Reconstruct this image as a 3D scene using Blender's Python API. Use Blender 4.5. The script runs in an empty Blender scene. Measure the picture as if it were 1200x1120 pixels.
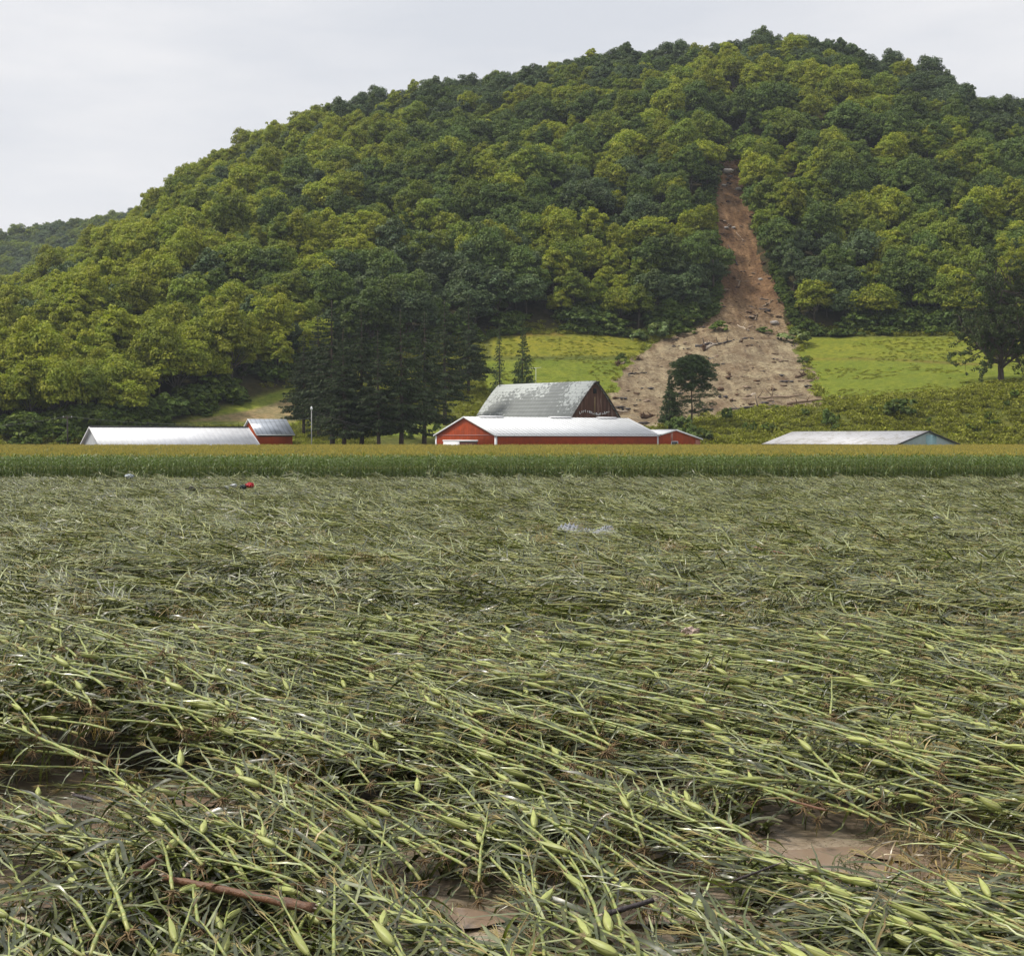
import bpy, math, random
import numpy as np
from mathutils import Vector, Matrix

# ------------------------------------------------------------------ camera, sky, sun
SC = bpy.context.scene
COL = SC.collection
CAM_H, PITCH, FPX = 3.7, math.atan(48 / 1900), 1900.0
cd = bpy.data.cameras.new('camera'); cam = bpy.data.objects.new('camera', cd); COL.objects.link(cam)
cd.sensor_width = 36; cd.sensor_fit = 'HORIZONTAL'; cd.lens = 36 * FPX / 1200
cd.clip_start = 0.1; cd.clip_end = 6000
cam.location = (0, 0, CAM_H); cam.rotation_euler = (math.pi / 2 - PITCH, 0, 0)
SC.camera = cam

SUN_EL, SUN_AZ = math.radians(56), math.radians(-88)     # azimuth clockwise from +Y (view direction)
world = bpy.data.worlds.new('World'); SC.world = world; world.use_nodes = True
nt = world.node_tree; nt.nodes.clear()
wo = nt.nodes.new('ShaderNodeOutputWorld'); bg = nt.nodes.new('ShaderNodeBackground')
bg.inputs['Strength'].default_value = 0.1
sky = nt.nodes.new('ShaderNodeTexSky'); sky.sky_type = 'NISHITA'; sky.sun_disc = False
sky.sun_elevation = SUN_EL; sky.sun_rotation = SUN_AZ; sky.dust_density = 3
tc = nt.nodes.new('ShaderNodeTexCoord'); mp = nt.nodes.new('ShaderNodeMapping')
mp.inputs['Scale'].default_value = (1.2, 1.2, 5.0)
nz = nt.nodes.new('ShaderNodeTexNoise'); nz.inputs['Scale'].default_value = 2.2; nz.inputs['Detail'].default_value = 7
nz.inputs['Roughness'].default_value = 0.55
cr = nt.nodes.new('ShaderNodeValToRGB')
cr.color_ramp.elements[0].position = 0.36; cr.color_ramp.elements[0].color = (6.7, 6.9, 7.35, 1)
cr.color_ramp.elements[1].position = 0.64; cr.color_ramp.elements[1].color = (8.7, 8.6, 8.65, 1)
mx = nt.nodes.new('ShaderNodeMixRGB'); mx.inputs['Fac'].default_value = 0.93
nt.links.new(tc.outputs['Generated'], mp.inputs['Vector']); nt.links.new(mp.outputs[0], nz.inputs['Vector'])
nt.links.new(nz.outputs['Fac'], cr.inputs['Fac']); nt.links.new(sky.outputs[0], mx.inputs['Color1'])
nt.links.new(cr.outputs[0], mx.inputs['Color2']); nt.links.new(mx.outputs[0], bg.inputs['Color'])
nt.links.new(bg.outputs[0], wo.inputs['Surface'])

sl = bpy.data.lights.new('sun', 'SUN'); sl.energy = 3.3; sl.angle = math.radians(9); sl.color = (1.0, 0.94, 0.84)
sun = bpy.data.objects.new('sun', sl); COL.objects.link(sun)
sd = Vector((math.sin(SUN_AZ) * math.cos(SUN_EL), math.cos(SUN_AZ) * math.cos(SUN_EL), math.sin(SUN_EL)))
sun.rotation_euler = sd.to_track_quat('Z', 'Y').to_euler()
SC.view_settings.view_transform = 'Standard'; SC.view_settings.look = 'None'
SC.view_settings.exposure = 0.16; SC.view_settings.gamma = 1
SC.view_settings.use_curve_mapping = False
SC.cycles.max_bounces = 5; SC.cycles.diffuse_bounces = 2; SC.cycles.glossy_bounces = 2
SC.cycles.transparent_max_bounces = 4; SC.cycles.transmission_bounces = 2; SC.cycles.volume_bounces = 0
SC.cycles.use_adaptive_sampling = True; SC.cycles.adaptive_threshold = 0.02

RNG = np.random.default_rng(11); random.seed(4)
cp, sp = math.cos(PITCH), math.sin(PITCH)

def P(u, v, Y):                       # photo pixel + distance -> point
    xc, yc = (u - 600) / FPX, (560 - v) / FPX
    t = Y / (cp + yc * sp)
    return Vector((xc * t, Y, CAM_H + t * (-sp + yc * cp)))

def proj(x, y, z):                    # point(s) -> photo pixel
    zz = z - CAM_H
    d = y * cp - zz * sp; h = y * sp + zz * cp
    return 600 + FPX * x / d, 560 - FPX * h / d

def at(u, v, z=0.0):                  # pixel -> point on a level plane at height z
    xc, yc = (u - 600) / FPX, (560 - v) / FPX
    t = (z - CAM_H) / (-sp + yc * cp)
    return Vector((xc * t, t * (cp + yc * sp), z))

# ------------------------------------------------------------------ helpers
def sset(o, kind): o['kind'] = kind; return o

def tag(o, label, cat, group=None):
    o['label'] = label; o['category'] = cat
    if group: o['group'] = group
    return o

def empty(name, loc=(0, 0, 0), rz=0.0):
    o = bpy.data.objects.new(name, None); COL.objects.link(o)
    o.empty_display_size = 0.1
    o.location = loc; o.rotation_euler = (0, 0, rz); return o

def dup(root, loc, rot, scl):
    r = root.copy(); COL.objects.link(r); r.location = loc; r.rotation_euler = rot; r.scale = scl
    for ch in root.children:
        c = ch.copy(); COL.objects.link(c); c.parent = r
        for g in ch.children:
            d = g.copy(); COL.objects.link(d); d.parent = c
    return r

class MB:
    def __init__(s): s.v = []; s.f = []; s.n = 0; s.c = []
    def add(s, v, f, c=None):
        v = np.asarray(v, float).reshape(-1, 3); f = np.asarray(f, int)
        s.v.append(v); s.f.append(f + s.n); s.n += len(v)
        s.c.append(np.tile(np.array(c if c is not None else (1, 1, 1)), (len(v), 1)) if c is None or np.ndim(c) == 1 else np.asarray(c))
    def tube(s, pts, rad, k=6, c=None, cap=True):
        pts = np.asarray(pts, float); n = len(pts)
        rad = np.full(n, rad) if np.ndim(rad) == 0 else np.asarray(rad, float)
        t = np.gradient(pts, axis=0); t /= np.linalg.norm(t, axis=1)[:, None] + 1e-9
        ref = np.array([0, 0, 1.0]) if abs(t[:, 2]).mean() < 0.8 else np.array([1.0, 0, 0])
        a = np.cross(t, ref); a /= np.linalg.norm(a, axis=1)[:, None] + 1e-9
        b = np.cross(t, a)
        th = np.linspace(0, 2 * np.pi, k, endpoint=False)
        V = pts[:, None] + rad[:, None, None] * (np.cos(th)[None, :, None] * a[:, None] + np.sin(th)[None, :, None] * b[:, None])
        i = np.arange(n - 1)[:, None] * k; j = np.arange(k)[None]
        F = np.stack([i + j, i + (j + 1) % k, i + k + (j + 1) % k, i + k + j], -1).reshape(-1, 4)
        V = V.reshape(-1, 3)
        if cap:
            V = np.vstack([V, pts[0], pts[-1]]); m = n * k
            jj = np.arange(k)
            F = np.vstack([F, np.stack([(jj + 1) % k, jj, np.full(k, m), np.full(k, m)], -1),
                           np.stack([(n - 1) * k + jj, (n - 1) * k + (jj + 1) % k, np.full(k, m + 1), np.full(k, m + 1)], -1)])
        s.add(V, F, c)
    def box(s, lo, hi, c=None):
        x0, y0, z0 = lo; x1, y1, z1 = hi
        V = [(x0, y0, z0), (x1, y0, z0), (x1, y1, z0), (x0, y1, z0), (x0, y0, z1), (x1, y0, z1), (x1, y1, z1), (x0, y1, z1)]
        F = [(0, 3, 2, 1), (4, 5, 6, 7), (0, 1, 5, 4), (1, 2, 6, 5), (2, 3, 7, 6), (3, 0, 4, 7)]
        s.add(V, F, c)
    def slab(s, quad, th, c=None):        # a quad with thickness downwards along its normal
        q = np.array(quad, float); n = np.cross(q[1] - q[0], q[3] - q[0]); n /= np.linalg.norm(n)
        V = np.vstack([q, q - n * th])
        s.add(V, [(0, 1, 2, 3), (7, 6, 5, 4), (0, 4, 5, 1), (1, 5, 6, 2), (2, 6, 7, 3), (3, 7, 4, 0)], c)
    def prism(s, prof, y0, y1, c=None):   # profile polygon in x,z (ccw seen from -y), extruded along y
        pr = np.array(prof, float); n = len(pr)
        V = np.vstack([np.c_[pr[:, 0], np.full(n, y0), pr[:, 1]], np.c_[pr[:, 0], np.full(n, y1), pr[:, 1]]])
        s._poly(V, [list(range(n)), list(range(2 * n - 1, n - 1, -1))] + [[i, i + n, (i + 1) % n + n, (i + 1) % n] for i in range(n)], c)
    def _poly(s, V, faces, c):
        F = []
        for f in faces:
            if len(f) == 4: F.append(f)
            elif len(f) == 3: F.append([f[0], f[1], f[2], f[2]])
            else:
                for k in range(1, len(f) - 1): F.append([f[0], f[k], f[k + 1], f[k + 1]])
        s.add(V, F, c)
    def mesh(s, name, mat, smooth=False):
        V = np.vstack(s.v); F = np.vstack(s.f); C_ = np.vstack(s.c)
        return qmesh(name, V, F, mat, C_, smooth)
    def obj(s, name, mat, parent=None, smooth=False):
        o = bpy.data.objects.new(name, s.mesh(name, mat, smooth)); COL.objects.link(o)
        if parent is not None: o.parent = parent
        return o

def qmesh(name, V, F, mat=None, colr=None, smooth=False):
    me = bpy.data.meshes.new(name)
    F = np.asarray(F, np.int64); V = np.asarray(V, np.float32)
    tri = F[:, 2] == F[:, 3]
    cnt = np.where(tri, 3, 4); starts = np.concatenate([[0], np.cumsum(cnt)[:-1]])
    keep = np.ones(F.shape, bool); keep[tri, 3] = False
    loops = F[keep]
    me.vertices.add(len(V)); me.vertices.foreach_set('co', V.ravel())
    me.loops.add(len(loops)); me.loops.foreach_set('vertex_index', loops.astype(np.int32))
    me.polygons.add(len(F)); me.polygons.foreach_set('loop_start', starts.astype(np.int32))
    me.polygons.foreach_set('loop_total', cnt.astype(np.int32))
    if smooth: me.polygons.foreach_set('use_smooth', np.ones(len(F), bool))
    me.update(calc_edges=True)
    if colr is not None:
        a = me.color_attributes.new('Col', 'FLOAT_COLOR', 'POINT')
        a.data.foreach_set('color', np.c_[colr, np.ones(len(V))].astype(np.float32).ravel())
    me.validate()
    if mat is not None: me.materials.append(mat)
    return me

def mobj(name, me, parent=None):
    o = bpy.data.objects.new(name, me); COL.objects.link(o)
    if parent is not None: o.parent = parent
    return o

# ---- smooth value noise in numpy
def vnoise(x, y, seed=0):
    x = np.asarray(x, float); y = np.asarray(y, float)
    xi, yi = np.floor(x).astype(np.int64), np.floor(y).astype(np.int64); fx, fy = x - xi, y - yi
    fx = fx * fx * (3 - 2 * fx); fy = fy * fy * (3 - 2 * fy)
    def h(a, b):
        n = (a * 374761393 + b * 668265263 + seed * 974634777) & 0xffffffff
        n = ((n ^ (n >> 13)) * 1274126177) & 0xffffffff
        return ((n ^ (n >> 16)) & 0xffff) / 65535.0
    return (h(xi, yi) * (1 - fx) + h(xi + 1, yi) * fx) * (1 - fy) + (h(xi, yi + 1) * (1 - fx) + h(xi + 1, yi + 1) * fx) * fy
def fbm(x, y, seed=0, o=4):
    s = 0; a = 0.5; t = 0
    for k in range(o): s = s + a * vnoise(x * 2 ** k, y * 2 ** k, seed + k); t += a; a *= 0.5
    return s / t

# ------------------------------------------------------------------ materials
def M(name): m = bpy.data.materials.new(name); m.use_nodes = True; return m, m.node_tree, m.node_tree.nodes['Principled BSDF']
def node(nt, t, **kw):
    n = nt.nodes.new(t)
    for k, v in kw.items():
        if k in n.inputs.keys(): n.inputs[k].default_value = v
        else: setattr(n, k, v)
    return n
def mulmix(nt, a, b, fac=1.0, mode='MULTIPLY'):
    m = nt.nodes.new('ShaderNodeMixRGB'); m.blend_type = mode
    for s, k in ((a, 'Color1'), (b, 'Color2')):
        if isinstance(s, tuple): m.inputs[k].default_value = (*s, 1) if len(s) == 3 else s
        else: nt.links.new(s, m.inputs[k])
    if isinstance(fac, float): m.inputs['Fac'].default_value = fac
    else: nt.links.new(fac, m.inputs['Fac'])
    return m.outputs[0]
def ramp(nt, src, stops):
    r = nt.nodes.new('ShaderNodeValToRGB'); e = r.color_ramp.elements
    while len(e) > 1: e.remove(e[-1])
    for i, (p, c) in enumerate(stops):
        x = e[0] if i == 0 else e.new(p)
        x.position = p; x.color = (*c, 1) if len(c) == 3 else c
    nt.links.new(src, r.inputs['Fac']); return r.outputs['Color']
def noise(nt, scale, detail=4, vec=None, rough=0.5):
    n = node(nt, 'ShaderNodeTexNoise', Scale=scale, Detail=detail, Roughness=rough)
    if vec is not None: nt.links.new(vec, n.inputs['Vector'])
    return n.outputs['Fac']
def bump(nt, b, h, strength=0.5, dist=0.05):
    n = node(nt, 'ShaderNodeBump', Strength=strength, Distance=dist); nt.links.new(h, n.inputs['Height']); nt.links.new(n.outputs[0], b.inputs['Normal'])
def objcoord(nt): return nt.nodes.new('ShaderNodeTexCoord').outputs['Object']

def leaf_mat(name, col, rough=0.5, trans=0.25, spec=0.4, rnd=0.35, hue=0.0, tint=None):
    """foliage: colour attribute (leaf to leaf) x a little per plant variation, some light let through"""
    m, nt, b = M(name)
    a = node(nt, 'ShaderNodeAttribute'); a.attribute_name = 'Col'
    oi = nt.nodes.new('ShaderNodeObjectInfo')
    br = ramp(nt, oi.outputs['Random'], [(0, (1 - rnd,) * 3), (1, (1 + rnd,) * 3)])
    c = mulmix(nt, a.outputs['Color'], col)
    c = mulmix(nt, c, br)
    if tint:
        oc = objcoord(nt); mpp = node(nt, 'ShaderNodeMapping'); mpp.inputs['Scale'].default_value = (3, 30, 9); nt.links.new(oc, mpp.inputs['Vector'])
        c = mulmix(nt, c, ramp(nt, noise(nt, 1.0, 4, mpp.outputs[0], .6), [(.3, (.55,) * 3), (.7, (1.4,) * 3)]))
        c = mulmix(nt, c, tint, ramp(nt, noise(nt, 6.0, 5, oc, .7), [(0.56, (0, 0, 0)), (0.66, (.8, .8, .8))]), 'MIX')
        nt.links.new(ramp(nt, noise(nt, 11.0, 3, oc), [(.35, (rough * .75,) * 3), (.65, (rough * 1.6,) * 3)]), b.inputs['Roughness'])
    nt.links.new(c, b.inputs['Base Color'])
    if not tint: b.inputs['Roughness'].default_value = rough
    b.inputs['Specular IOR Level'].default_value = spec
    if trans > 0:
        t = nt.nodes.new('ShaderNodeBsdfTranslucent'); nt.links.new(mulmix(nt, c, (1.3, 1.5, 0.5)), t.inputs['Color'])
        ms = nt.nodes.new('ShaderNodeMixShader'); ms.inputs['Fac'].default_value = trans
        nt.links.new(b.outputs[0], ms.inputs[1]); nt.links.new(t.outputs[0], ms.inputs[2])
        nt.links.new(ms.outputs[0], nt.nodes['Material Output'].inputs['Surface'])
    return m

def plain(name, col, rough=0.6, var=0.2, scale=3.0, metal=0.0, bmp=0.0, spec=0.5, attr=False):
    m, nt, b = M(name)
    n = noise(nt, scale, 5, objcoord(nt), 0.6)
    c = mulmix(nt, col, ramp(nt, n, [(0.25, (1 - var,) * 3), (0.75, (1 + var * 0.5,) * 3)]))
    if attr:
        a = node(nt, 'ShaderNodeAttribute'); a.attribute_name = 'Col'; c = mulmix(nt, c, a.outputs['Color'])
    nt.links.new(c, b.inputs['Base Color']); b.inputs['Roughness'].default_value = rough; b.inputs['Metallic'].default_value = metal
    b.inputs['Specular IOR Level'].default_value = spec
    if bmp: bump(nt, b, n, bmp, 0.05)
    return m

MT = {}
# tree crowns: four foliage kinds
MT['tree_yellow'] = leaf_mat('yellow_green_leaves', (0.255, 0.285, 0.036), 0.6, 0.25, 0.12, 0.2)
MT['tree_mid'] = leaf_mat('mid_green_leaves', (0.170, 0.215, 0.031), 0.6, 0.22, 0.15, 0.25)
MT['tree_dark'] = leaf_mat('dark_green_leaves', (0.100, 0.148, 0.031), 0.6, 0.18, 0.18, 0.25)
MT['tree_blue'] = leaf_mat('blue_green_leaves', (0.085, 0.125, 0.046), 0.55, 0.15, 0.22, 0.22)
MT['spruce'] = leaf_mat('spruce_needles', (0.042, 0.062, 0.022), 0.6, 0.05, 0.15, 0.15)
MT['pine'] = leaf_mat('pine_needles', (0.055, 0.085, 0.030), 0.6, 0.05, 0.15, 0.1)
MT['oak'] = leaf_mat('oak_leaves', (0.062, 0.088, 0.022), 0.55, 0.15, 0.2, 0.1)
MT['bush'] = leaf_mat('bush_leaves', (0.10, 0.145, 0.025), 0.6, 0.2, 0.15, 0.3)
MT['weeds'] = leaf_mat('weed_leaves', (0.235, 0.240, 0.040), 0.6, 0.25, 0.12, 0.3)
MT['torn'] = leaf_mat('torn_tree_leaves', (0.19, 0.25, 0.085), 0.5, 0.2, 0.3, 0.2)
MT['bark'] = plain('bark', (0.085, 0.065, 0.048), 0.9, 0.4, 4, bmp=0.4)
MT['log'] = plain('stripped_wood', (0.30, 0.22, 0.15), 0.85, 0.5, 3, bmp=0.4)
MT['paleswood'] = plain('pale_bare_wood', (0.5, 0.42, 0.33), 0.8, 0.3, 3, bmp=0.3)
MT['rust_wood'] = plain('wet_brown_wood', (0.17, 0.08, 0.04), 0.55, 0.5, 14, bmp=0.6, attr=True)
MT['dark_wood'] = plain('dark_wet_bark', (0.035, 0.026, 0.028), 0.45, 0.4, 20, bmp=0.5)
MT['earth_root'] = plain('root_earth', (0.11, 0.062, 0.034), 0.95, 0.5, 2, bmp=0.8)
MT['rock'] = plain('pale_rock', (0.42, 0.39, 0.36), 0.85, 0.3, 0.8, bmp=0.6)
# corn
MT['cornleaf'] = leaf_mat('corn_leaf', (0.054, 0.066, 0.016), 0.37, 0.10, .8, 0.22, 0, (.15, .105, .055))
MT['cornstalk'] = plain('corn_stalk', (0.38, 0.385, 0.145), 0.42, 0.3, 7, attr=True, spec=0.5)
MT['husk'] = plain('corn_husk', (0.38, 0.40, 0.135), 0.5, 0.2, 16, attr=True)
MT['silk'] = plain('dried_brown_silk', (0.29, 0.215, 0.115), 0.8, 0.4, 9, attr=True)
MT['tassel'] = plain('tassel', (0.36, 0.29, 0.12), 0.8, 0.25, 5)
MT['fieldleaf'] = leaf_mat('standing_corn_leaf', (0.098, 0.145, 0.034), 0.40, 0.25, 0.55, 0.25)
MT['fieldtassel'] = leaf_mat('standing_tassel', (0.54, 0.44, 0.115), 0.7, 0.25, 0.1, 0.3)

# ------------------------------------------------------------------ terrain
UC = np.array([-300, 0, 100, 200, 330, 450, 580, 650, 760, 860, 950, 1060, 1130, 1200, 1500], float)
VF = np.array([514, 514, 512, 497, 455, 425, 392, 384, 396, 372, 394, 391, 390, 396, 430], float)
DF = np.array([334, 334, 338, 364, 402, 428, 448, 453, 455, 462, 455, 450, 447, 442, 420], float)
ZK = np.array([0.6, 0.9, 1.2, 2.2, 4.0, 5.0, 5.5, 6.0, 6.5, 7.5, 10.0, 12.5, 13.5, 14.5, 18], float)
US = np.array([-300, -60, 0, 60, 120, 150, 180, 220, 250, 300, 350, 400, 450, 500, 560, 600, 640, 700, 760, 830, 900, 950, 1000, 1050, 1100, 1150, 1200, 1500], float)
VS = np.array([410, 356, 328, 298, 259, 243, 223, 190, 172, 152, 132, 115, 103, 97, 91, 86, 70, 60, 52, 44, 38, 34, 47, 63, 82, 106, 122, 226], float)
DR = np.interp(US, [-300, 0, 300, 600, 900, 1200, 1500], [560, 610, 680, 725, 705, 650, 600])
TH = 13.8
ZF = CAM_H + (512 - VF) / FPX * DF
ZR = CAM_H + (512 - VS) / FPX * DR - TH
def sm(u, a, b):
    s = 0
    for k in (-24, -12, 0, 12, 24): s = s + np.interp(u + k, a, b)
    return s / 5
def terrain(x, y):
    x = np.asarray(x, float); y = np.asarray(y, float)
    u = np.clip(600 + FPX * x / np.maximum(y, 150), -300, 1500)
    df, zf, dr, zr, zk = sm(u, UC, DF), sm(u, UC, ZF), sm(u, US, DR), sm(u, US, ZR), sm(u, UC, ZK)
    d0 = 316.0; dk = 356.0
    dk_ = np.minimum(dk, df - 4)
    t0 = np.clip((y - d0) / (dk_ - d0), 0, 1); z = zk * (t0 * t0 * (3 - 2 * t0))
    t1 = np.clip((y - dk_) / (df - dk_), 0, 1); z = z + (zf - zk) * (0.75 * t1 + 0.25 * t1 * t1)
    t2 = np.clip((y - df) / (dr - df), 0, 1)
    z = z + (zr - zf) * (1 - (1 - t2) ** 1.28)
    over = np.maximum(y - dr, 0); z = z - np.minimum(over * 0.16 + over ** 2 * 0.0006, 60)
    hill = np.clip((y - df) / 40, 0, 1) * np.clip((dr - y) / 60, 0.0, 1)
    z = z + hill * ((fbm(x / 55, y / 75, 3, 3) - 0.5) * 15)
    near = np.clip((y - 320) / 30, 0, 1)
    z = z + near * (fbm(x / 9, y / 9, 8, 3) - 0.5) * 0.7
    # slide gully cut into the hill
    gu = np.interp(y, [455, 500, 560, 640], [884, 872, 860, 856]); gw = 30
    g = np.exp(-((u - gu) / gw) ** 2) * np.clip((y - 440) / 40, 0, 1) * np.clip((640 - y) / 40, 0, 1)
    z = z - 3.0 * g
    return z
VM = np.array([160, 175, 200, 240, 280, 320, 350, 372, 390, 420, 450, 478, 500], float)
ML = np.array([854, 850, 843, 836, 838, 842, 846, 838, 795, 742, 722, 706, 690], float)
MR = np.array([866, 871, 871, 879, 889, 903, 914, 924, 932, 940, 951, 965, 960], float)
def mudmask(u, v):
    L = np.interp(v, VM, ML); R = np.interp(v, VM, MR)
    bot = np.interp(u, [640, 690, 740, 790, 850, 900, 965, 1000], [500, 506, 503, 494, 484, 479, 476, 470])
    m = np.minimum(np.minimum(u - L, R - u), np.minimum((bot - v) * 1.6, (v - 160)))
    return np.clip(m / 9, -1, 1)

xs = np.concatenate([np.arange(-760, -160, 6), np.arange(-160, 175, 1.25), np.arange(175, 760, 6)])
ys = np.concatenate([np.arange(-160, 296, 8), np.arange(300, 475, 1.0), np.arange(475, 760, 2.5), np.arange(760, 1000, 12)])
GX, GY = np.meshgrid(xs, ys)
GZ = terrain(GX, GY)
gu, gv = proj(GX, np.maximum(GY, 100), GZ)
un = gu + (fbm(GX / 5, GY / 5, 21, 4) - 0.5) * 34; vn = gv + (fbm(GX / 5, GY / 5, 31, 4) - 0.5) * 11
mm = np.where(GY > 330, mudmask(un, vn), -1)
# gully surface roughness on the debris
GZ = GZ + np.clip(mm + 0.2, 0, 1) * ((fbm(GX / 5, GY / 5, 44, 4) - 0.5) * 1.3 + (fbm(GX / 1.5, GY / 40, 45, 2) - 0.5) * 0.8)
nrow, ncol = GX.shape
colr = np.zeros((nrow, ncol, 3)) + np.array([0.115, 0.130, 0.030])          # rough grass and weeds
n1 = fbm(GX / 12, GY / 12, 5, 4)[..., None]
colr = colr * (0.75 + 0.5 * n1)
def paint(mask, c, w=1.0): 
    global colr
    m = (np.clip(mask, 0, 1) * w)[..., None]; colr = colr * (1 - m) + np.array(c) * m
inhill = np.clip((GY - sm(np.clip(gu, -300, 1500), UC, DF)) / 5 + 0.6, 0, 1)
def region(u, v, L, R, T, B, s=4):
    return np.clip(np.minimum(np.minimum(u - L, R - u), np.minimum(v - T, B - v)) / s + 0.5, 0, 1)
ug = gu + (fbm(GX / 4, GY / 4, 61, 2) - 0.5) * 6; vg = gv + (fbm(GX / 10, GY / 10, 62, 2) - 0.5) * 3
farm = GY > 318
Bv = np.interp(ug, [940, 1000, 1100, 1170, 1300], [472, 470, 464, 452, 446])
paint(region(ug, vg, 575, 752, 393, 418) * farm, (0.195, 0.200, 0.024))
paint(region(ug, vg, 560, 745, 421, 462) * farm, (0.150, 0.190, 0.024))
paint(region(ug, vg, 938, 1400, 396, 9999) * np.clip((Bv - vg) / 3 + .5, 0, 1) * farm, (0.150, 0.190, 0.022))
ln = np.interp(ug, [940, 1010, 1060, 1150, 1300], [420, 420, 422, 428, 432])
paint(region(ug, vg, 935, 1400, 396, 9999) * np.clip((ln - 2 - vg) / 2 + .5, 0, 1) * farm, (0.170, 0.198, 0.024))
paint(np.exp(-((vg - ln) / 1.4) ** 2) * (ug > 950) * farm * (0.35 + 0.5 * vnoise(GX / 6, GY / 50, 9)), (0.16, 0.12, 0.035))
paint(np.exp(-((vg - 419.5) / 2.2) ** 2) * (ug > 570) * (ug < 745) * farm, (0.085, 0.105, 0.022), 0.8)
paint(np.exp(-((vg - 391) / 3) ** 2) * (ug > 590) * (ug < 660) * farm, (0.20, 0.14, 0.03), 0.7)
# tilled strip on the left
top = np.interp(ug, [190, 240, 300, 340, 360], [497, 488, 478, 466, 466])
paint(region(ug, vg, 195, 350, 440, 498) * np.clip((vg - top + 14) / 3, 0, 1) * farm, (0.175, 0.215, 0.035))
paint(region(ug, vg, 200, 345, 440, 494) * np.clip((vg - top) / 3, 0, 1) * farm, (0.27, 0.215, 0.125))
paint(region(ug, vg, 440, 575, 497, 512) * farm, (0.20, 0.255, 0.04))
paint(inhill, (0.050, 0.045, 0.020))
colr[GY < 318] = (0.12, 0.13, 0.04)
idx = np.arange(nrow * ncol).reshape(nrow, ncol)
F = np.stack([idx[:-1, :-1], idx[:-1, 1:], idx[1:, 1:], idx[1:, :-1]], -1).reshape(-1, 4)
m, nt, b = M('ground_cover')
a = node(nt, 'ShaderNodeAttribute'); a.attribute_name = 'Col'
am = node(nt, 'ShaderNodeAttribute'); am.attribute_name = 'mud'
oc = objcoord(nt)
n_a = noise(nt, 0.9, 8, oc, 0.65); n_b = noise(nt, 0.16, 5, oc, 0.6)
c = mulmix(nt, a.outputs['Color'], ramp(nt, n_a, [(0.32, (0.55, 0.62, 0.5)), (0.68, (1.40, 1.32, 1.3))]))
c = mulmix(nt, c, ramp(nt, n_b, [(0.35, (0.85, 0.9, 0.8)), (0.65, (1.18, 1.08, 1.0))]))
mudc = ramp(nt, n_b, [(0.3, (0.165, 0.115, 0.072)), (0.5, (0.255, 0.205, 0.135)), (0.7, (0.34, 0.295, 0.195))])
mudup = ramp(nt, n_b, [(0.3, (0.12, 0.066, 0.034)), (0.7, (0.27, 0.170, 0.093))])
sep = nt.nodes.new('ShaderNodeSeparateXYZ'); nt.links.new(oc, sep.inputs[0])
mr = node(nt, 'ShaderNodeMapRange'); mr.inputs['From Min'].default_value = 28; mr.inputs['From Max'].default_value = 46
nt.links.new(sep.outputs['Z'], mr.inputs['Value'])
mudc = mulmix(nt, mudc, mudup, mr.outputs[0], 'MIX')
mps = node(nt, 'ShaderNodeMapping'); mps.inputs['Scale'].default_value = (.5, .06, .06); nt.links.new(oc, mps.inputs['Vector'])
mudc = mulmix(nt, mudc, ramp(nt, noise(nt, 1.0, 5, mps.outputs[0], .6), [(0.35, (.66, .62, .6)), (0.65, (1.2, 1.2, 1.15))]))
mudc = mulmix(nt, mudc, ramp(nt, noise(nt, 1.3, 9, oc, 0.75), [(0.38, (0.38, 0.33, 0.28)), (0.49, (0.9, 0.88, 0.85)), (0.60, (1.25, 1.25, 1.25))]))
ad = node(nt, 'ShaderNodeMath'); ad.operation = 'MULTIPLY_ADD'; nt.links.new(noise(nt, 0.7, 6, oc, 0.7), ad.inputs[0]); ad.inputs[1].default_value = 1.6
nt.links.new(am.outputs['Fac'], ad.inputs[2])
fac = ramp(nt, ad.outputs[0], [(0.78, (0, 0, 0)), (0.84, (1, 1, 1))])
c = mulmix(nt, c, mudc, fac, 'MIX')
nt.links.new(c, b.inputs['Base Color']); b.inputs['Roughness'].default_value = 0.95; b.inputs['Specular IOR Level'].default_value = 0.15
bump(nt, b, noise(nt, 2.2, 8, oc, 0.7), 0.9, 0.35)
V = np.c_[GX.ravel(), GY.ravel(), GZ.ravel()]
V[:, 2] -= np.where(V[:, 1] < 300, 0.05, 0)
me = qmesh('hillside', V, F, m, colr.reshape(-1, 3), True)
at_ = me.attributes.new('mud', 'FLOAT', 'POINT'); at_.data.foreach_set('value', mm.ravel().astype(np.float32))
sset(mobj('hillside', me), 'structure')

# far ridge beyond the left shoulder
fx = np.arange(-520, 220, 12.0); fy = np.arange(900, 1600, 14.0)
FX, FY = np.meshgrid(fx, fy); fu = 600 + FPX * FX / FY
fs = np.interp(fu, [-200, -60, 0, 60, 118, 200, 500], [294, 284, 281, 268, 254, 252, 302])
zr_ = CAM_H + (512 - fs) / FPX * 1250 - 10
FZ = np.where(FY < 1250, zr_ * np.clip((FY - 900) / 350, 0, 1) ** 0.8, zr_ - (FY - 1250) * 0.2) + (fbm(FX / 60, FY / 60, 77) - 0.5) * 14
fi = np.arange(FX.size).reshape(FX.shape)
FF = np.stack([fi[:-1, :-1], fi[:-1, 1:], fi[1:, 1:], fi[1:, :-1]], -1).reshape(-1, 4)
sset(mobj('far_hill', qmesh('far_hill', np.c_[FX.ravel(), FY.ravel(), FZ.ravel()], FF, plain('far_soil', (0.05, 0.06, 0.03), 0.9, 0.3, 0.05), None, True)), 'structure')

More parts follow.
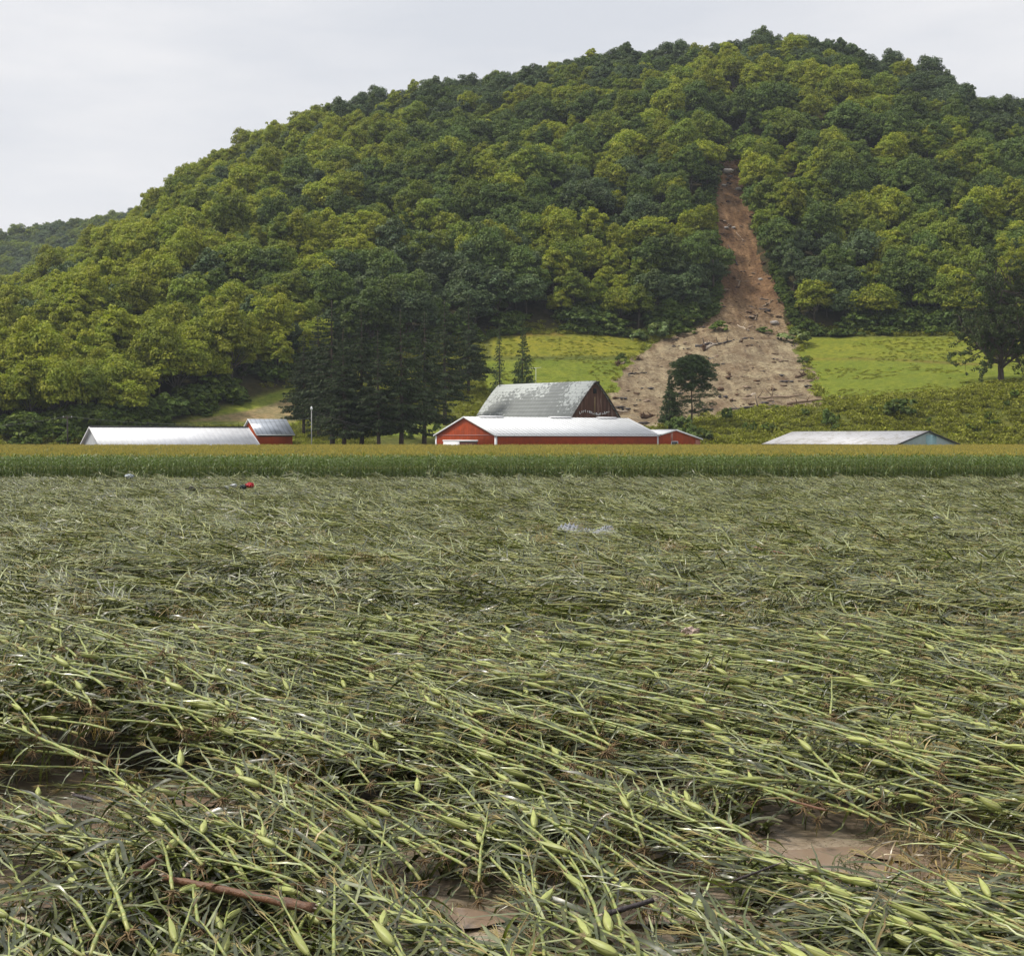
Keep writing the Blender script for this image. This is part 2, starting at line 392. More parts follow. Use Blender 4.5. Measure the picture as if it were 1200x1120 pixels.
PUD = [(205, 940, .36, .22), (120, 975, .25, .16), (40, 960, .2, .1), (1035, 1022, 1.0, .50), (940, 1016, .45, .25), (1120, 1034, .5, .25), (985, 1030, .4, .22), (750, 938, .35, .3),
       (815, 1082, .4, .2), (1130, 1012, .5, .3), (30, 1060, .35, .2), (560, 1085, .3, .15), (640, 690, .4, .5), (450, 980, .22, .2)]
# muddy field under the flattened corn
def hum(x, y):       # how high the flattened mat lies above the mud
    h = 0.07 + 0.26 * np.clip(fbm(x / 2.6, y / 3.4, 101, 3) * 2.1 - 0.75, 0, 1) + .10 * vnoise(x / .9, y / .9, 7)
    s_ = -x * .86 + y * .5; t_ = x * .5 + y * .86        # windrows of combed stalks
    h = h + np.interp(y, [12, 26], [.08, .34]) * (vnoise(s_ / 2.4, t_ / .75, 17) ** 2)
    rowx = np.interp(y, [14, 18, 22, 27], [-3.1, -4.3, -5.9, -8.2])
    h = h + 0.55 * np.exp(-((x - rowx + 0.4) / 1.15) ** 2) * np.clip((y - 14.5) / 2, 0, 1) * np.clip((25 - y) / 3, 0, 1)
    for (u_, v_, rx, ry) in PUD:
        p_ = at(u_, v_); h = h * (1 - .85 * np.exp(-((x - p_.x) / (rx + .5)) ** 2 - ((y - p_.y + .4) / (ry + .9)) ** 2))
    return h * np.interp(y, [30, 90, 125], [1, .75, .4])
mxs = np.concatenate([np.arange(-130, -9, 2.0), np.arange(-9, 9.01, 0.12), np.arange(11, 130, 2.0)])
mys = np.concatenate([np.arange(-20, 9, 1.5), np.arange(9, 30, 0.12), np.arange(30, 316, 3.0)])
MX, MY = np.meshgrid(mxs, mys)
MZ = 0.01 + (fbm(MX / 1.2, MY / 1.2, 55, 4) - 0.45) * 0.10 * (np.abs(MX) < 30)
mi = np.arange(MX.size).reshape(MX.shape)
MF = np.stack([mi[:-1, :-1], mi[:-1, 1:], mi[1:, 1:], mi[1:, :-1]], -1).reshape(-1, 4)
m, nt, b = M('flood_silt'); oc = objcoord(nt)
c = ramp(nt, noise(nt, 1.6, 9, oc, 0.7), [(0.3, (0.19, 0.135, 0.085)), (0.5, (0.34, 0.27, 0.19)), (0.7, (0.48, 0.40, 0.30))])
c = mulmix(nt, c, ramp(nt, noise(nt, 24.0, 5, oc, 0.75), [(0.36, (0.45, 0.4, 0.35)), (0.47, (1, 1, 1)), (.7, (1.15, 1.15, 1.15))]))
sa = node(nt, 'ShaderNodeAttribute'); sa.attribute_name = 'silt'
c = mulmix(nt, (0.060, 0.044, 0.026), c, sa.outputs['Fac'], 'MIX')
nt.links.new(c, b.inputs['Base Color'])
nt.links.new(ramp(nt, noise(nt, 0.9, 4, oc), [(0.4, (0.22,) * 3), (0.6, (0.7,) * 3)]), b.inputs['Roughness'])
bump(nt, b, noise(nt, 9, 6, oc, 0.6), 0.5, 0.03)
me = qmesh('muddy_ground', np.c_[MX.ravel(), MY.ravel(), MZ.ravel()], MF, m, None, True)
silt = np.zeros(MX.shape)
for (u_, v_, rx, ry) in PUD:        # pale silt left round every low spot
    p_ = at(u_, v_); silt = np.maximum(silt, np.exp(-(((MX - p_.x) / (rx + .7)) ** 2 + ((MY - p_.y) / (ry + .9)) ** 2) ** 1.5))
silt = np.clip(silt + .5 * np.clip(fbm(MX / 1.5, MY / 1.5, 515, 3) - .5, 0, 1) * (MY < 30), 0, 1)
sat = me.attributes.new('silt', 'FLOAT', 'POINT'); sat.data.foreach_set('value', silt.ravel().astype(np.float32))
sset(mobj('muddy_ground', me), 'structure')
# standing brown water in the low spots
m, nt, b = M('brown_floodwater'); b.inputs['Base Color'].default_value = (0.27, 0.195, 0.14, 1); b.inputs['Roughness'].default_value = 0.16
bump(nt, b, noise(nt, 14, 3, objcoord(nt)), 0.06, 0.02)
PW = []
for (u_, v_, rx, ry) in PUD:
    p = at(u_, v_); PW.append((p.x, p.y, rx, ry))
    th = np.linspace(0, 2 * np.pi, 28, endpoint=False); rr = 1.5 + 0.35 * np.sin(th * 3 + u_) + 0.2 * np.sin(th * 5 + v_)
    zp = .024 + .004 * len(PW); V = np.vstack([[(p.x, p.y, zp)], np.c_[p.x + rx * rr * np.cos(th), p.y + ry * rr * np.sin(th), np.full(28, zp)]])
    F = [(0, 1 + k, 1 + (k + 1) % 28, 1 + (k + 1) % 28) for k in range(28)]
    sset(mobj('puddle', qmesh('puddle', V, F, m)), 'structure')

# ------------------------------------------------------------------ scatter many copies as one object
def scatter(name, pts, rots, scl, pick, protos, kind='stuff'):
    me = bpy.data.meshes.new(name); n = len(pts)
    me.vertices.add(n); me.vertices.foreach_set('co', np.asarray(pts, np.float32).ravel())
    a = me.attributes.new('rot', 'FLOAT_VECTOR', 'POINT'); a.data.foreach_set('vector', np.asarray(rots, np.float32).ravel())
    a = me.attributes.new('scl', 'FLOAT_VECTOR', 'POINT'); a.data.foreach_set('vector', np.asarray(scl, np.float32).ravel())
    a = me.attributes.new('pick', 'INT', 'POINT'); a.data.foreach_set('value', np.asarray(pick, np.int32))
    o = mobj(name, me); o['kind'] = kind
    g = bpy.data.node_groups.new(name, 'GeometryNodeTree')
    g.interface.new_socket('Geometry', in_out='INPUT', socket_type='NodeSocketGeometry')
    g.interface.new_socket('Geometry', in_out='OUTPUT', socket_type='NodeSocketGeometry')
    gi = g.nodes.new('NodeGroupInput'); go = g.nodes.new('NodeGroupOutput')
    ip = g.nodes.new('GeometryNodeInstanceOnPoints'); ip.inputs['Pick Instance'].default_value = True
    jn = g.nodes.new('GeometryNodeJoinGeometry')
    for pr in reversed(protos):
        oi = g.nodes.new('GeometryNodeObjectInfo'); oi.inputs['Object'].default_value = pr; oi.inputs['As Instance'].default_value = True
        oi.transform_space = 'ORIGINAL'
        g.links.new(oi.outputs['Geometry'], jn.inputs[0])
    def na(nm, t):
        q = g.nodes.new('GeometryNodeInputNamedAttribute'); q.data_type = t; q.inputs['Name'].default_value = nm; return q.outputs['Attribute']
    g.links.new(gi.outputs[0], ip.inputs['Points']); g.links.new(jn.outputs[0], ip.inputs['Instance'])
    g.links.new(na('pick', 'INT'), ip.inputs['Instance Index']); g.links.new(na('rot', 'FLOAT_VECTOR'), ip.inputs['Rotation'])
    g.links.new(na('scl', 'FLOAT_VECTOR'), ip.inputs['Scale']); g.links.new(ip.outputs[0], go.inputs[0])
    md = o.modifiers.new('scatter', 'NODES'); md.node_group = g
    return o

def proto(name, me):                   # a source mesh for scatter(), not linked to the scene itself
    return bpy.data.objects.new(name, me)

def joined(name, mbs_mats):            # several MB + materials into one mesh
    V, F, C_, mi_ = [], [], [], []; n = 0
    for k, (mb, mt) in enumerate(mbs_mats):
        if not mb.v: continue
        v = np.vstack(mb.v); f = np.vstack(mb.f) + n; V.append(v); F.append(f); C_.append(np.vstack(mb.c)); n += len(v); mi_.append(np.full(len(f), k))
    me = qmesh(name, np.vstack(V), np.vstack(F), None, np.vstack(C_), False)
    for mb, mt in mbs_mats: me.materials.append(mt)
    mi_ = np.concatenate(mi_)
    if len(me.polygons) == len(mi_): me.polygons.foreach_set('material_index', mi_.astype(np.int32))
    return me

# ------------------------------------------------------------------ foliage built from many small leaf faces
def leaf_quads(c, n, size, asp=1.6, roll=None, rng=RNG):
    """diamond leaf faces at centres c with normals n"""
    k = len(c); n = n / (np.linalg.norm(n, axis=1)[:, None] + 1e-9)
    r = rng.normal(size=(k, 3)); a = np.cross(n, r); a /= np.linalg.norm(a, axis=1)[:, None] + 1e-9
    b = np.cross(n, a); s = np.asarray(size).reshape(-1, 1) * 0.5
    V = np.stack([c - a * s * asp, c - b * s + n * s * .15, c + a * s * asp, c + b * s + n * s * .15], 1).reshape(-1, 3)
    F = np.arange(k * 4).reshape(-1, 4); return V, F

def crown_mb(rng, R, H, base, nl, per, leaf=0.5, upbias=0.75, flat=0.75, skirt=False):
    """a broadleaf crown: many domed lobes of leaves over an ellipsoid body"""
    mb = MB(); cen = []; rad = []
    tries = 0
    while len(cen) < nl and tries < 4000:
        tries += 1
        ph = rng.uniform(0, 2 * np.pi); ct = rng.uniform(-0.55 if skirt else -0.25, 1.0); st = math.sqrt(1 - ct * ct)
        wob = 0.82 + 0.26 * math.sin(3 * ph + R * 7) * st
        q = rng.uniform(0.68, 0.98) * wob
        p = np.array([R * q * st * math.cos(ph), R * q * st * math.sin(ph), base + H * 0.42 + (H * 0.58 if ct > 0 else H * 0.42) * q * ct])
        if all(np.linalg.norm((p - c_) * (1, 1, 1.2)) > 0.55 * (r_ + R * 0.16) for c_, r_ in zip(cen, rad)):
            cen.append(p); rad.append(rng.uniform(0.13, 0.28) * R)
    for p, r in zip(cen, rad):
        k = int(per * (r / (0.25 * R)) ** 2)
        d = rng.normal(size=(k, 3)); d /= np.linalg.norm(d, axis=1)[:, None]; d[:, 2] = np.abs(d[:, 2]) * 1.05 - 0.35
        d /= np.linalg.norm(d, axis=1)[:, None]
        rr = r * (1 + rng.normal(size=(k, 1)) * 0.13) * (1 + 0.22 * np.sin(d[:, :1] * 9 + p[0]) * np.sin(d[:, 1:2] * 9 + p[1]))
        c = p + d * rr * (1, 1, flat)
        n = d * 0.75 + np.array([0, 0, upbias]) + rng.normal(size=(k, 3)) * 0.42
        V, F = leaf_quads(c, n, leaf * rng.uniform(0.6, 1.25, k), 1.35, rng=rng)
        tone = rng.uniform(0.88, 1.12) * (1 + rng.normal(size=k) * 0.16)
        warm = rng.uniform(-0.06, 0.10)
        C_ = np.stack([tone * (1 + warm), tone, tone * (1 - warm)], -1).clip(0.3, 2)
        mb.add(V, F, np.repeat(C_, 4, 0))
    return mb, cen

def trunk_mb(rng, h, r, tops, base_z=0):
    mb = MB(); k = 9; z = np.linspace(base_z, h, k)
    w = np.cumsum(rng.normal(size=(k, 2)) * 0.12, 0); w -= w[0]
    pts = np.c_[w, z]; rad = r * (1 - 0.65 * np.linspace(0, 1, k)); rad[0] *= 1.45
    mb.tube(pts, rad, 8)
    for t in tops:
        i = rng.integers(3, k - 1); s = pts[i]; e = np.array(t)
        mid = (s + e) / 2 + np.array([0, 0, -0.15 * np.linalg.norm(e - s)])
        tt = np.linspace(0, 1, 6)[:, None]; q = (1 - tt) ** 2 * s + 2 * tt * (1 - tt) * mid + tt ** 2 * e
        mb.tube(q, np.linspace(rad[i] * 0.55, 0.05, 6), 6)
    return mb

KINDS = [('yellow', 'tree_yellow'), ('mid', 'tree_mid'), ('dark', 'tree_dark'), ('blue', 'tree_blue')]
SHAPES = []
for i, (R, H, nl) in enumerate([(5.6, 10.5, 46), (6.6, 9.5, 54), (4.6, 11.5, 42), (6.0, 12.0, 56), (5.2, 8.6, 40)]):
    rng = np.random.default_rng(50 + i)
    cmb, cen = crown_mb(rng, R, H, 2.0 + 0.6 * i % 2, int(nl * 1.35), 165, 0.47, skirt=True)
    tmb = trunk_mb(rng, 8.5, 0.26, [cen[j] for j in range(0, len(cen), 7)], -1.0)
    SHAPES.append((cmb, tmb))
TRUNK_ME = [t.mesh('trunk', MT['bark'], True) for c, t in SHAPES]
CROWN_ME = {}
for ki, (kn, mk) in enumerate(KINDS):
    for si, (c, t) in enumerate(SHAPES): CROWN_ME[(ki, si)] = c.mesh('crown', MT[mk])

def mudfree(x, y, z, pad=0.0):
    u, v = proj(x, y, z); return (mudmask(u, v) < np.where(v < 300, -.12, -0.3 - pad)) | (v > 515) | (y > 640)

# hillside trees
pts = []
cell = 6.1
for gy in np.arange(336, 790, cell):
    for gx in np.arange(-330, 330, cell):
        x = gx + RNG.uniform(-.46, .46) * cell; y = gy + RNG.uniform(-.46, .46) * cell
        pts.append((x, y))
pts = np.array(pts)
uu = 600 + FPX * pts[:, 0] / pts[:, 1]
df = sm(np.clip(uu, -300, 1500), UC, DF); dr = sm(np.clip(uu, -300, 1500), US, DR)
keep = (uu > -90) & (uu < 1290) & (pts[:, 1] > df + 3) & (pts[:, 1] < dr + 26)
pts = pts[keep]; pz = terrain(pts[:, 0], pts[:, 1])
k2 = mudfree(pts[:, 0], pts[:, 1], pz, 0.1)
uu, vv = proj(pts[:, 0], pts[:, 1], pz)
chute = (mudmask(uu, vv) > -.95) & (vv > 345) & (vv < 410)
gap = RNG.random(len(pts)) > 0.10
k2 &= ~chute & gap & ~((uu > 215) & (uu < 345) & (vv > 466))
pts, pz = pts[k2], pz[k2]; uu, vv = uu[k2], vv[k2]
N = len(pts)
sc_ = 0.84 * RNG.uniform(0.68, 1.25, N) * np.interp(pts[:, 1], [340, 480, 720], [1.06, 1.02, 0.92])
sc_ *= 0.85 + 0.35 * fbm(pts[:, 0] / 25, pts[:, 1] / 25, 14, 2)
# kinds: yellow-green low on the left and near the crest above the slide, blue-green oaks along the ridge
wy = np.interp(vv, [60, 130, 300, 420, 500], [-.25, -.1, .0, .25, .35]) + np.interp(uu, [0, 350, 500, 800, 1200], [.42, .34, .02, .02, -.16])
wy += 0.9 * np.exp(-(((uu - 850) / 120) ** 2 + ((vv - 110) / 40) ** 2)) * 0.6
wy += (fbm(pts[:, 0] / 22, pts[:, 1] / 22, 71, 3) - 0.5) * 1.9 + RNG.normal(size=N) * 0.20
kind = np.where(wy > 0.22, 0, np.where(wy > -0.05, 1, 2))
ridge = (vv < np.interp(uu, US, VS) + 62) | (fbm(pts[:, 0] / 30, pts[:, 1] / 30, 72, 2) > 0.66)
kind = np.where((kind >= 1) & ridge & (RNG.random(N) < 0.75), 3, kind)
kind = np.where((uu > 385) & (uu < 640) & (vv > 345), np.where(RNG.random(N) < .5, 2, 3), kind)
sc_ = sc_ * np.where(vv < np.interp(uu, US, VS) + 75, .86, 1.0)
shape = RNG.integers(0, len(SHAPES), N); rz = RNG.uniform(0, 2 * np.pi, N)
sxy = sc_[:, None] * np.stack([RNG.uniform(.9, 1.12, N)] * 2 + [RNG.uniform(.95, 1.35, N)], -1)
inview = (uu > -15) & (uu < 1215)
hidden_by_conifers = (uu > 325) & (uu < 590) & (vv > 385)
bigness = sc_ / pts[:, 1] + np.where(hidden_by_conifers, -1, 0) + np.where(inview, 0, -2)
edge = (pts[:, 1] < df[k2] + 16) if False else (pts[:, 1] < sm(np.clip(uu, -300, 1500), UC, DF) + 16)
bigness += np.where(edge, 0.0008, 0)
order = np.argsort(-bigness); ind = order[:295]; rest = order[295:]
KL = ['yellow-green', 'fresh green', 'dark green', 'blue-green']
SL = ['rounded broadleaf tree', 'wide spreading broadleaf tree', 'tall narrow broadleaf tree', 'tall full broadleaf tree', 'low domed broadleaf tree']
roots = {}
def put_tree(i):
    key = (int(kind[i]), int(shape[i])); loc = (pts[i, 0], pts[i, 1], pz[i] - 0.2)
    if key not in roots:
        r = empty('broadleaf_tree'); roots[key] = r
        mobj('crown', CROWN_ME[key], r); mobj('trunk', TRUNK_ME[key[1]], r)
        tag(r, f'{KL[key[0]]} {SL[key[1]]} in the woods covering the hillside', 'tree', f'{KL[key[0]]} {SL[key[1]]}s on the wooded hillside')
        r.location = loc; r.rotation_euler = (0, 0, rz[i]); r.scale = sxy[i]
    else: dup(roots[key], loc, (0, 0, rz[i]), sxy[i])
for i in ind: put_tree(i)
protos = [proto('crown_source', CROWN_ME[(k, s)]) for k in range(4) for s in range(len(SHAPES))]
L = np.c_[pts, pz - 0.2][rest]
tp = [proto('trunk_source', t) for t in TRUNK_ME]
RT = np.c_[np.zeros((len(rest), 2)), rz[rest]]
scatter('distant_woodland', np.vstack([L, L]), np.vstack([RT, RT]), np.vstack([sxy[rest], sxy[rest]]),
        np.concatenate([kind[rest] * len(SHAPES) + shape[rest], 4 * len(SHAPES) + shape[rest]]), protos + tp)
# far ridge wood
q = []
for _ in range(2600):
    x = RNG.uniform(-480, -230); y = RNG.uniform(1020, 1300); q.append((x, y))
q = np.array(q); fuq = 600 + FPX * q[:, 0] / q[:, 1]
fsq = np.interp(fuq, [-200, -60, 0, 60, 118, 200, 500], [294, 284, 281, 268, 254, 252, 302]); zq = CAM_H + (512 - fsq) / FPX * 1250 - 10
qz = np.where(q[:, 1] < 1250, zq * np.clip((q[:, 1] - 900) / 350, 0, 1) ** 0.8, zq - (q[:, 1] - 1250) * 0.2) + (fbm(q[:, 0] / 60, q[:, 1] / 60, 77) - 0.5) * 14
s_ = RNG.uniform(.8, 1.3, len(q))
scatter('far_ridge_woodland', np.c_[q, qz - 1], np.c_[np.zeros((len(q), 2)), RNG.uniform(0, 6.28, len(q))], np.stack([s_] * 3, -1),
        RNG.choice([5, 6, 7, 8, 10, 12, 15, 16, 17, 18, 19], len(q)), protos)

# ------------------------------------------------------------------ undergrowth, bushes, weeds
BUSH = []
for i in range(3):
    rng = np.random.default_rng(90 + i)
    mb, cen = crown_mb(rng, 1.6, 2.2, -0.2, 15, 60, 0.30, skirt=True)
    BUSH.append(mb)
bush_me = [b_.mesh('bush', MT['bush']) for b_ in BUSH]
bush_dark = [b_.mesh('bush', MT['tree_dark']) for b_ in BUSH]
torn_me = [b_.mesh('bush', MT['torn']) for b_ in BUSH]
WEED = []
for i in range(3):
    rng = np.random.default_rng(130 + i); mb = MB(); k = 90
    c = np.c_[rng.normal(size=(k, 2)) * 0.5, rng.uniform(0, 0.9, k)]
    n = np.c_[rng.normal(size=(k, 2)), np.full(k, 0.9)]
    V, F = leaf_quads(c, n, rng.uniform(.12, .3, k), 1.8, rng=rng)
    t = rng.uniform(.6, 1.3, k); mb.add(V, F, np.repeat(np.stack([t, t, t], -1), 4, 0)); WEED.append(mb)
weed_me = [w.mesh('weeds', MT['weeds']) for w in WEED]
# weeds on the rough ground
q = np.c_[RNG.uniform(-130, 150, 26000), RNG.uniform(318, 462, 26000)]
z = terrain(q[:, 0], q[:, 1]); u, v = proj(q[:, 0], q[:, 1], z)
isfield = ((u > 570) & (u < 752) & (v > 392) & (v < 462)) | ((u > 936) & (v > 394) & (v < np.interp(u, [940, 1000, 1100, 1170, 1300], [470, 468, 462, 450, 444]))) | ((u > 195) & (u < 350) & (v > 455) & (v < 499)) | ((u > 440) & (u < 575) & (v > 495))
dfq = sm(np.clip(u, -300, 1500), UC, DF)
mk = mudmask(u, v); rag = (mk > -.85) & (mk < .75) & (RNG.random(len(u)) < np.interp(mk, [-.9, -.2, .75], [.5, .25, .0])) & (v > 375); k_ = ((~isfield & (mk < -0.6)) | rag) & (q[:, 1] < dfq + 4) & (u > -40) & (u < 1240)
q, z = q[k_], z[k_]; s_ = RNG.uniform(.5, 1.3, len(q)) * np.interp(proj(q[:, 0], q[:, 1], z)[0], [0, 800, 900], [.8, .8, 1.1])
scatter('roadside_weeds', np.c_[q, z - 0.05], np.c_[np.zeros((len(q), 2)), RNG.uniform(0, 6.28, len(q))], np.stack([s_, s_, s_], -1), RNG.integers(0, 3, len(q)), [proto('weed_source', w) for w in weed_me])
q = np.c_[RNG.uniform(-12, 150, 9000), RNG.uniform(340, 462, 9000)]
z = terrain(q[:, 0], q[:, 1]); u, v = proj(q[:, 0], q[:, 1], z)
k_ = (((u > 570) & (u < 750) & (v > 394)) | ((u > 940) & (v > 396) & (v < 470))) & (mudmask(u, v) < -.5) & (fbm(q[:, 0] / 8, q[:, 1] / 8, 99, 3) > .5)
q, z = q[k_], z[k_]; s_ = RNG.uniform(.18, .42, len(q))
scatter('meadow_tufts', np.c_[q, z - 0.03], np.c_[np.zeros((len(q), 2)), RNG.uniform(0, 6.28, len(q))], np.stack([s_ * 1.6, s_ * 1.6, s_ * .8], -1), RNG.integers(0, 3, len(q)), [proto('tuft_source', w) for w in weed_me])
# shrubs at the wood's edge
eu = RNG.uniform(-20, 1230, 1700); e_df = sm(eu, UC, DF); ey = e_df + RNG.uniform(-3, 10, 1700); ex = (eu - 600) / FPX * ey
ez = terrain(ex, ey); u, v = proj(ex, ey, ez); k_ = (fbm(ex / 9, ey / 9, 612, 2) > .42) & (mudmask(u, v) < -0.9) & ~((u > 820) & (u < 930))
ex, ey, ez = ex[k_], ey[k_], ez[k_]; n_ = len(ex); s_ = RNG.uniform(.5, 1.9, n_) * np.where(ey > sm(proj(ex, ey, ez)[0], UC, DF) + 1, 1.5, .8)
scatter('wood_edge_undergrowth', np.c_[ex, ey, ez - 0.1], np.c_[np.zeros((n_, 2)), RNG.uniform(0, 6.28, n_)], np.stack([s_, s_, s_ * .9], -1), np.where((ex < -50) & (RNG.random(n_) < .7), RNG.integers(0, 3, n_), RNG.choice(6, n_, p=[.08, .08, .08, .26, .25, .25])),
        [proto('bush_source', w) for w in bush_me + bush_dark])

cs = []
for v_ in np.arange(185, 392, 1.6):
    for side in (0, 1):
        for _ in range(2):
            u_ = float(np.interp(v_, VM, ML if side == 0 else MR)) + (RNG.uniform(-12, -1) if side == 0 else RNG.uniform(1, 13)); cs.append((u_, v_))
CS = cs
def ground_at(u, v, d0=322, d1=640):
    ds = np.arange(d0, d1, 0.5); x = (u - 600) / FPX * ds; z = terrain(x, ds); uu_, vv_ = proj(x, ds, z)
    k = np.argmax(vv_ <= v)
    if vv_[k] > v: k = len(ds) - 1
    return Vector((x[k], ds[k], z[k]))

cp_ = [ground_at(u_, v_) for u_, v_ in CS]; n_ = len(cp_); s_ = RNG.uniform(.4, 1.3, n_)
scatter('chute_side_undergrowth', np.array([tuple(c_) for c_ in cp_]), np.c_[np.zeros((n_, 2)), RNG.uniform(0, 6.28, n_)], np.stack([s_, s_, s_ * .8], -1), RNG.integers(0, 6, n_),
        [proto('bush_source_side', w) for w in bush_me + bush_dark])

def bush(u, v, w, h, dark, label, torn=False, name='bush', group=None):
    p = ground_at(u, v); s = w / FPX * p.y / 3.2; sz = h / FPX * p.y / 2.1
    me = (torn_me if torn else bush_dark if dark else bush_me)[random.randrange(3)]
    o = mobj(name, me); o.location = (p.x, p.y, p.z - 0.1); o.rotation_euler = (0, 0, random.uniform(0, 6)); o.scale = (s, s, sz)
    tag(o, label, 'bush', group); return o
bush(800, 510, 40, 28, True, 'dark rounded bush at the foot of the small pine behind the red extension')
bush(822, 516, 30, 16, True, 'low dark bush just beside the end of the red extension')
bush(972, 500, 22, 26, True, 'dark green bush on the weedy bank behind the low shed, smaller of two')
bush(1055, 488, 40, 26, True, 'broad dark bush standing in the middle of the weedy bank')
bush(851, 494, 18, 18, False, 'small green bush below the mud fan beside the single pine')
bush(875, 506, 10, 14, True, 'little upright dark bush on the grassy bank below the mud fan')
bush(884, 508, 9, 16, True, 'thin upright dark shrub next to another on the bank below the mud')
bush(478, 514, 14, 13, True, 'small round bush between two spruce trunks in the farmyard')
bush(512, 508, 12, 16, True, 'ragged small bush near the gable of the long red shed')
bush(455, 512, 10, 22, False, 'slim leafy sapling bush between the spruce trunks')
for (u_, v_, w_, h_, lab) in [(770, 398, 34, 22, 'pale leafy treetop heaped at the upper corner of the grass strip'), (800, 392, 30, 16, 'bright leafy branches piled beside the foot of the mud chute'),
                              (748, 400, 22, 14, 'leafy torn branches at the edge of the yellow-green strip'), (730, 384, 26, 10, 'low bright brush at the wood edge above the grass strip'),
                              (842, 388, 22, 14, 'green brush island on the upper mud fan'), (933, 402, 40, 18, 'pale uprooted leafy tree heap at the upper corner of the lawn field'),
                              (948, 392, 30, 20, 'leafy broken crown lying against the wood edge by the lawn'), (896, 390, 20, 9, 'small patch of green brush in the middle of the mud fan'),
                              (728, 424, 14, 12, 'uprooted sapling crown at the tip of the dark field line'), (845, 322, 14, 7, 'small green brush caught halfway up the mud chute'),
                              (940, 425, 16, 9, 'scrubby brush where the mud meets the lawn field'), (889, 278, 22, 8, 'dark brush spilling over the edge of the upper chute')]:
    bush(u_, v_, w_, h_, False, lab, torn=(lab.startswith('pale') or 'torn' in lab), name='brush_heap')
for k in range(14):
    u_ = random.uniform(880, 1200); v_ = np.interp(u_, [880, 1000, 1200], [490, 486, 474]) + random.uniform(-8, 26)
    bush(u_, v_, random.uniform(10, 24), random.uniform(6, 12), random.random() < 0.45, 'low scrubby bush on the weedy bank behind the low grey shed', group='scrubby bushes on the weedy bank', name='scrub_bush')

# ------------------------------------------------------------------ conifers
def spruce(rng, H, R, bare=0.14, droop=0.35, dens=1.0, mat='spruce'):
    tr = MB(); z = np.linspace(-0.5, H, 12); tr.tube(np.c_[np.cumsum(rng.normal(size=12) * .03), np.cumsum(rng.normal(size=12) * .03), z], np.linspace(0.42, 0.03, 12) * H / 25, 8)
    lf = MB(); zc = bare * H
    while zc < H * 0.985:
        t = (zc - bare * H) / (H * (1 - bare)); rr = R * (1 - t) ** 1.08 * (0.80 + 0.2 * min(1, t * 7))
        nb = max(4, int(8 * (1 - 0.4 * t)))
        for b_ in range(nb):
            if rng.random() < 0.10: continue
            a = rng.uniform(0, 2 * np.pi); L = rr * rng.uniform(0.68, 1.18) + 0.25
            s = np.linspace(0, 1, 7); zz = zc - droop * L * s + 0.42 * droop * L * s ** 3 + (0.25 * L * s if t > .75 else 0)
            px = np.c_[np.cos(a) * L * s, np.sin(a) * L * s, zz]
            tr.tube(px, np.linspace(0.07, 0.012, 7) * H / 25 * (1.4 - t), 4, cap=False)
            k = int((10 + 16 * L / 2.2) * dens)
            sc = rng.uniform(0.12, 1.0, k) ** 0.8; cx = np.interp(sc, s, px[:, 0]); cy = np.interp(sc, s, px[:, 1]); cz = np.interp(sc, s, px[:, 2])
            side = rng.normal(size=k) * 0.16 * L * (1.15 - sc)
            c = np.c_[cx - np.sin(a) * side, cy + np.cos(a) * side, cz - rng.uniform(0, .5, k) * 0.32 * min(L, 2.5)]
            # hanging sprays: long narrow faces pointing out and down
            ax = np.c_[np.cos(a) * .55 + rng.normal(size=k) * .3, np.sin(a) * .55 + rng.normal(size=k) * .3, -0.55 + rng.normal(size=k) * .25]
            ax /= np.linalg.norm(ax, axis=1)[:, None]; w = np.cross(ax, rng.normal(size=(k, 3))); w /= np.linalg.norm(w, axis=1)[:, None]
            ln = rng.uniform(.25, .6, (k, 1)) * min(1.3, .6 + L * .2); wd = ln * 0.17
            V = np.stack([c - ax * ln * .5, c - w * wd, c + ax * ln * .6, c + w * wd], 1).reshape(-1, 3)
            tn = rng.uniform(.65, 1.35, k); lf.add(V, np.arange(4 * k).reshape(-1, 4), np.repeat(np.stack([tn, tn, tn], -1), 4, 0))
        zc += H * 0.021 * rng.uniform(.7, 1.3)
    return lf, tr
SPR = []
for i in range(3):
    lf, tr = spruce(np.random.default_rng(300 + i), 26, [6.4, 5.6, 6.8][i], [.21, .24, .19][i], .30, 1.9)
    SPR.append((lf.mesh('foliage', MT['spruce']), tr.mesh('trunk', MT['bark'], True)))
spruces = [(374, 370, 346, 'first tall dark spruce, nearest the small red barn'), (389, 352, 326, 'second dark spruce from the small red barn'),
           (403, 384, 316, 'third dark spruce from the small red barn, slightly shorter'), (424, 361, 322, 'fourth dark spruce from the small red barn'),
           (444, 387, 314, 'fifth dark spruce from the small red barn, shortest of the row'), (470, 362, 318, 'sixth dark spruce with a thick bare trunk foot'),
           (497, 366, 334, 'seventh dark spruce in front of the sloping meadow'), (522, 352, 362, 'tall dark spruce directly behind the red gable peak'),
           (549, 348, 392, 'tallest dark spruce at the barn end of the dense row'), (356, 392, 352, 'short dark spruce behind the light pole at the outer end of the row')]
for i, (u_, vt, D, lab) in enumerate(spruces):
    x = (u_ - 600) / FPX * D; z0 = float(terrain(x, D)); h = P(u_, vt, D).z - z0
    r = empty('spruce_tree', (x, D, z0)); mobj('foliage', SPR[i % 3][0], r); mobj('trunk', SPR[i % 3][1], r)
    s = h / 26; r.scale = (s * 1.12, s * 1.12, s); r.rotation_euler = (0, 0, i * 1.7)
    tag(r, lab, 'tree', 'dark spruces in the farmyard row')
lf, tr = spruce(np.random.default_rng(320), 15, 2.5, .06, 0.18, .45)
x = (585 - 600) / FPX * 372; z0 = float(terrain(x, 372))
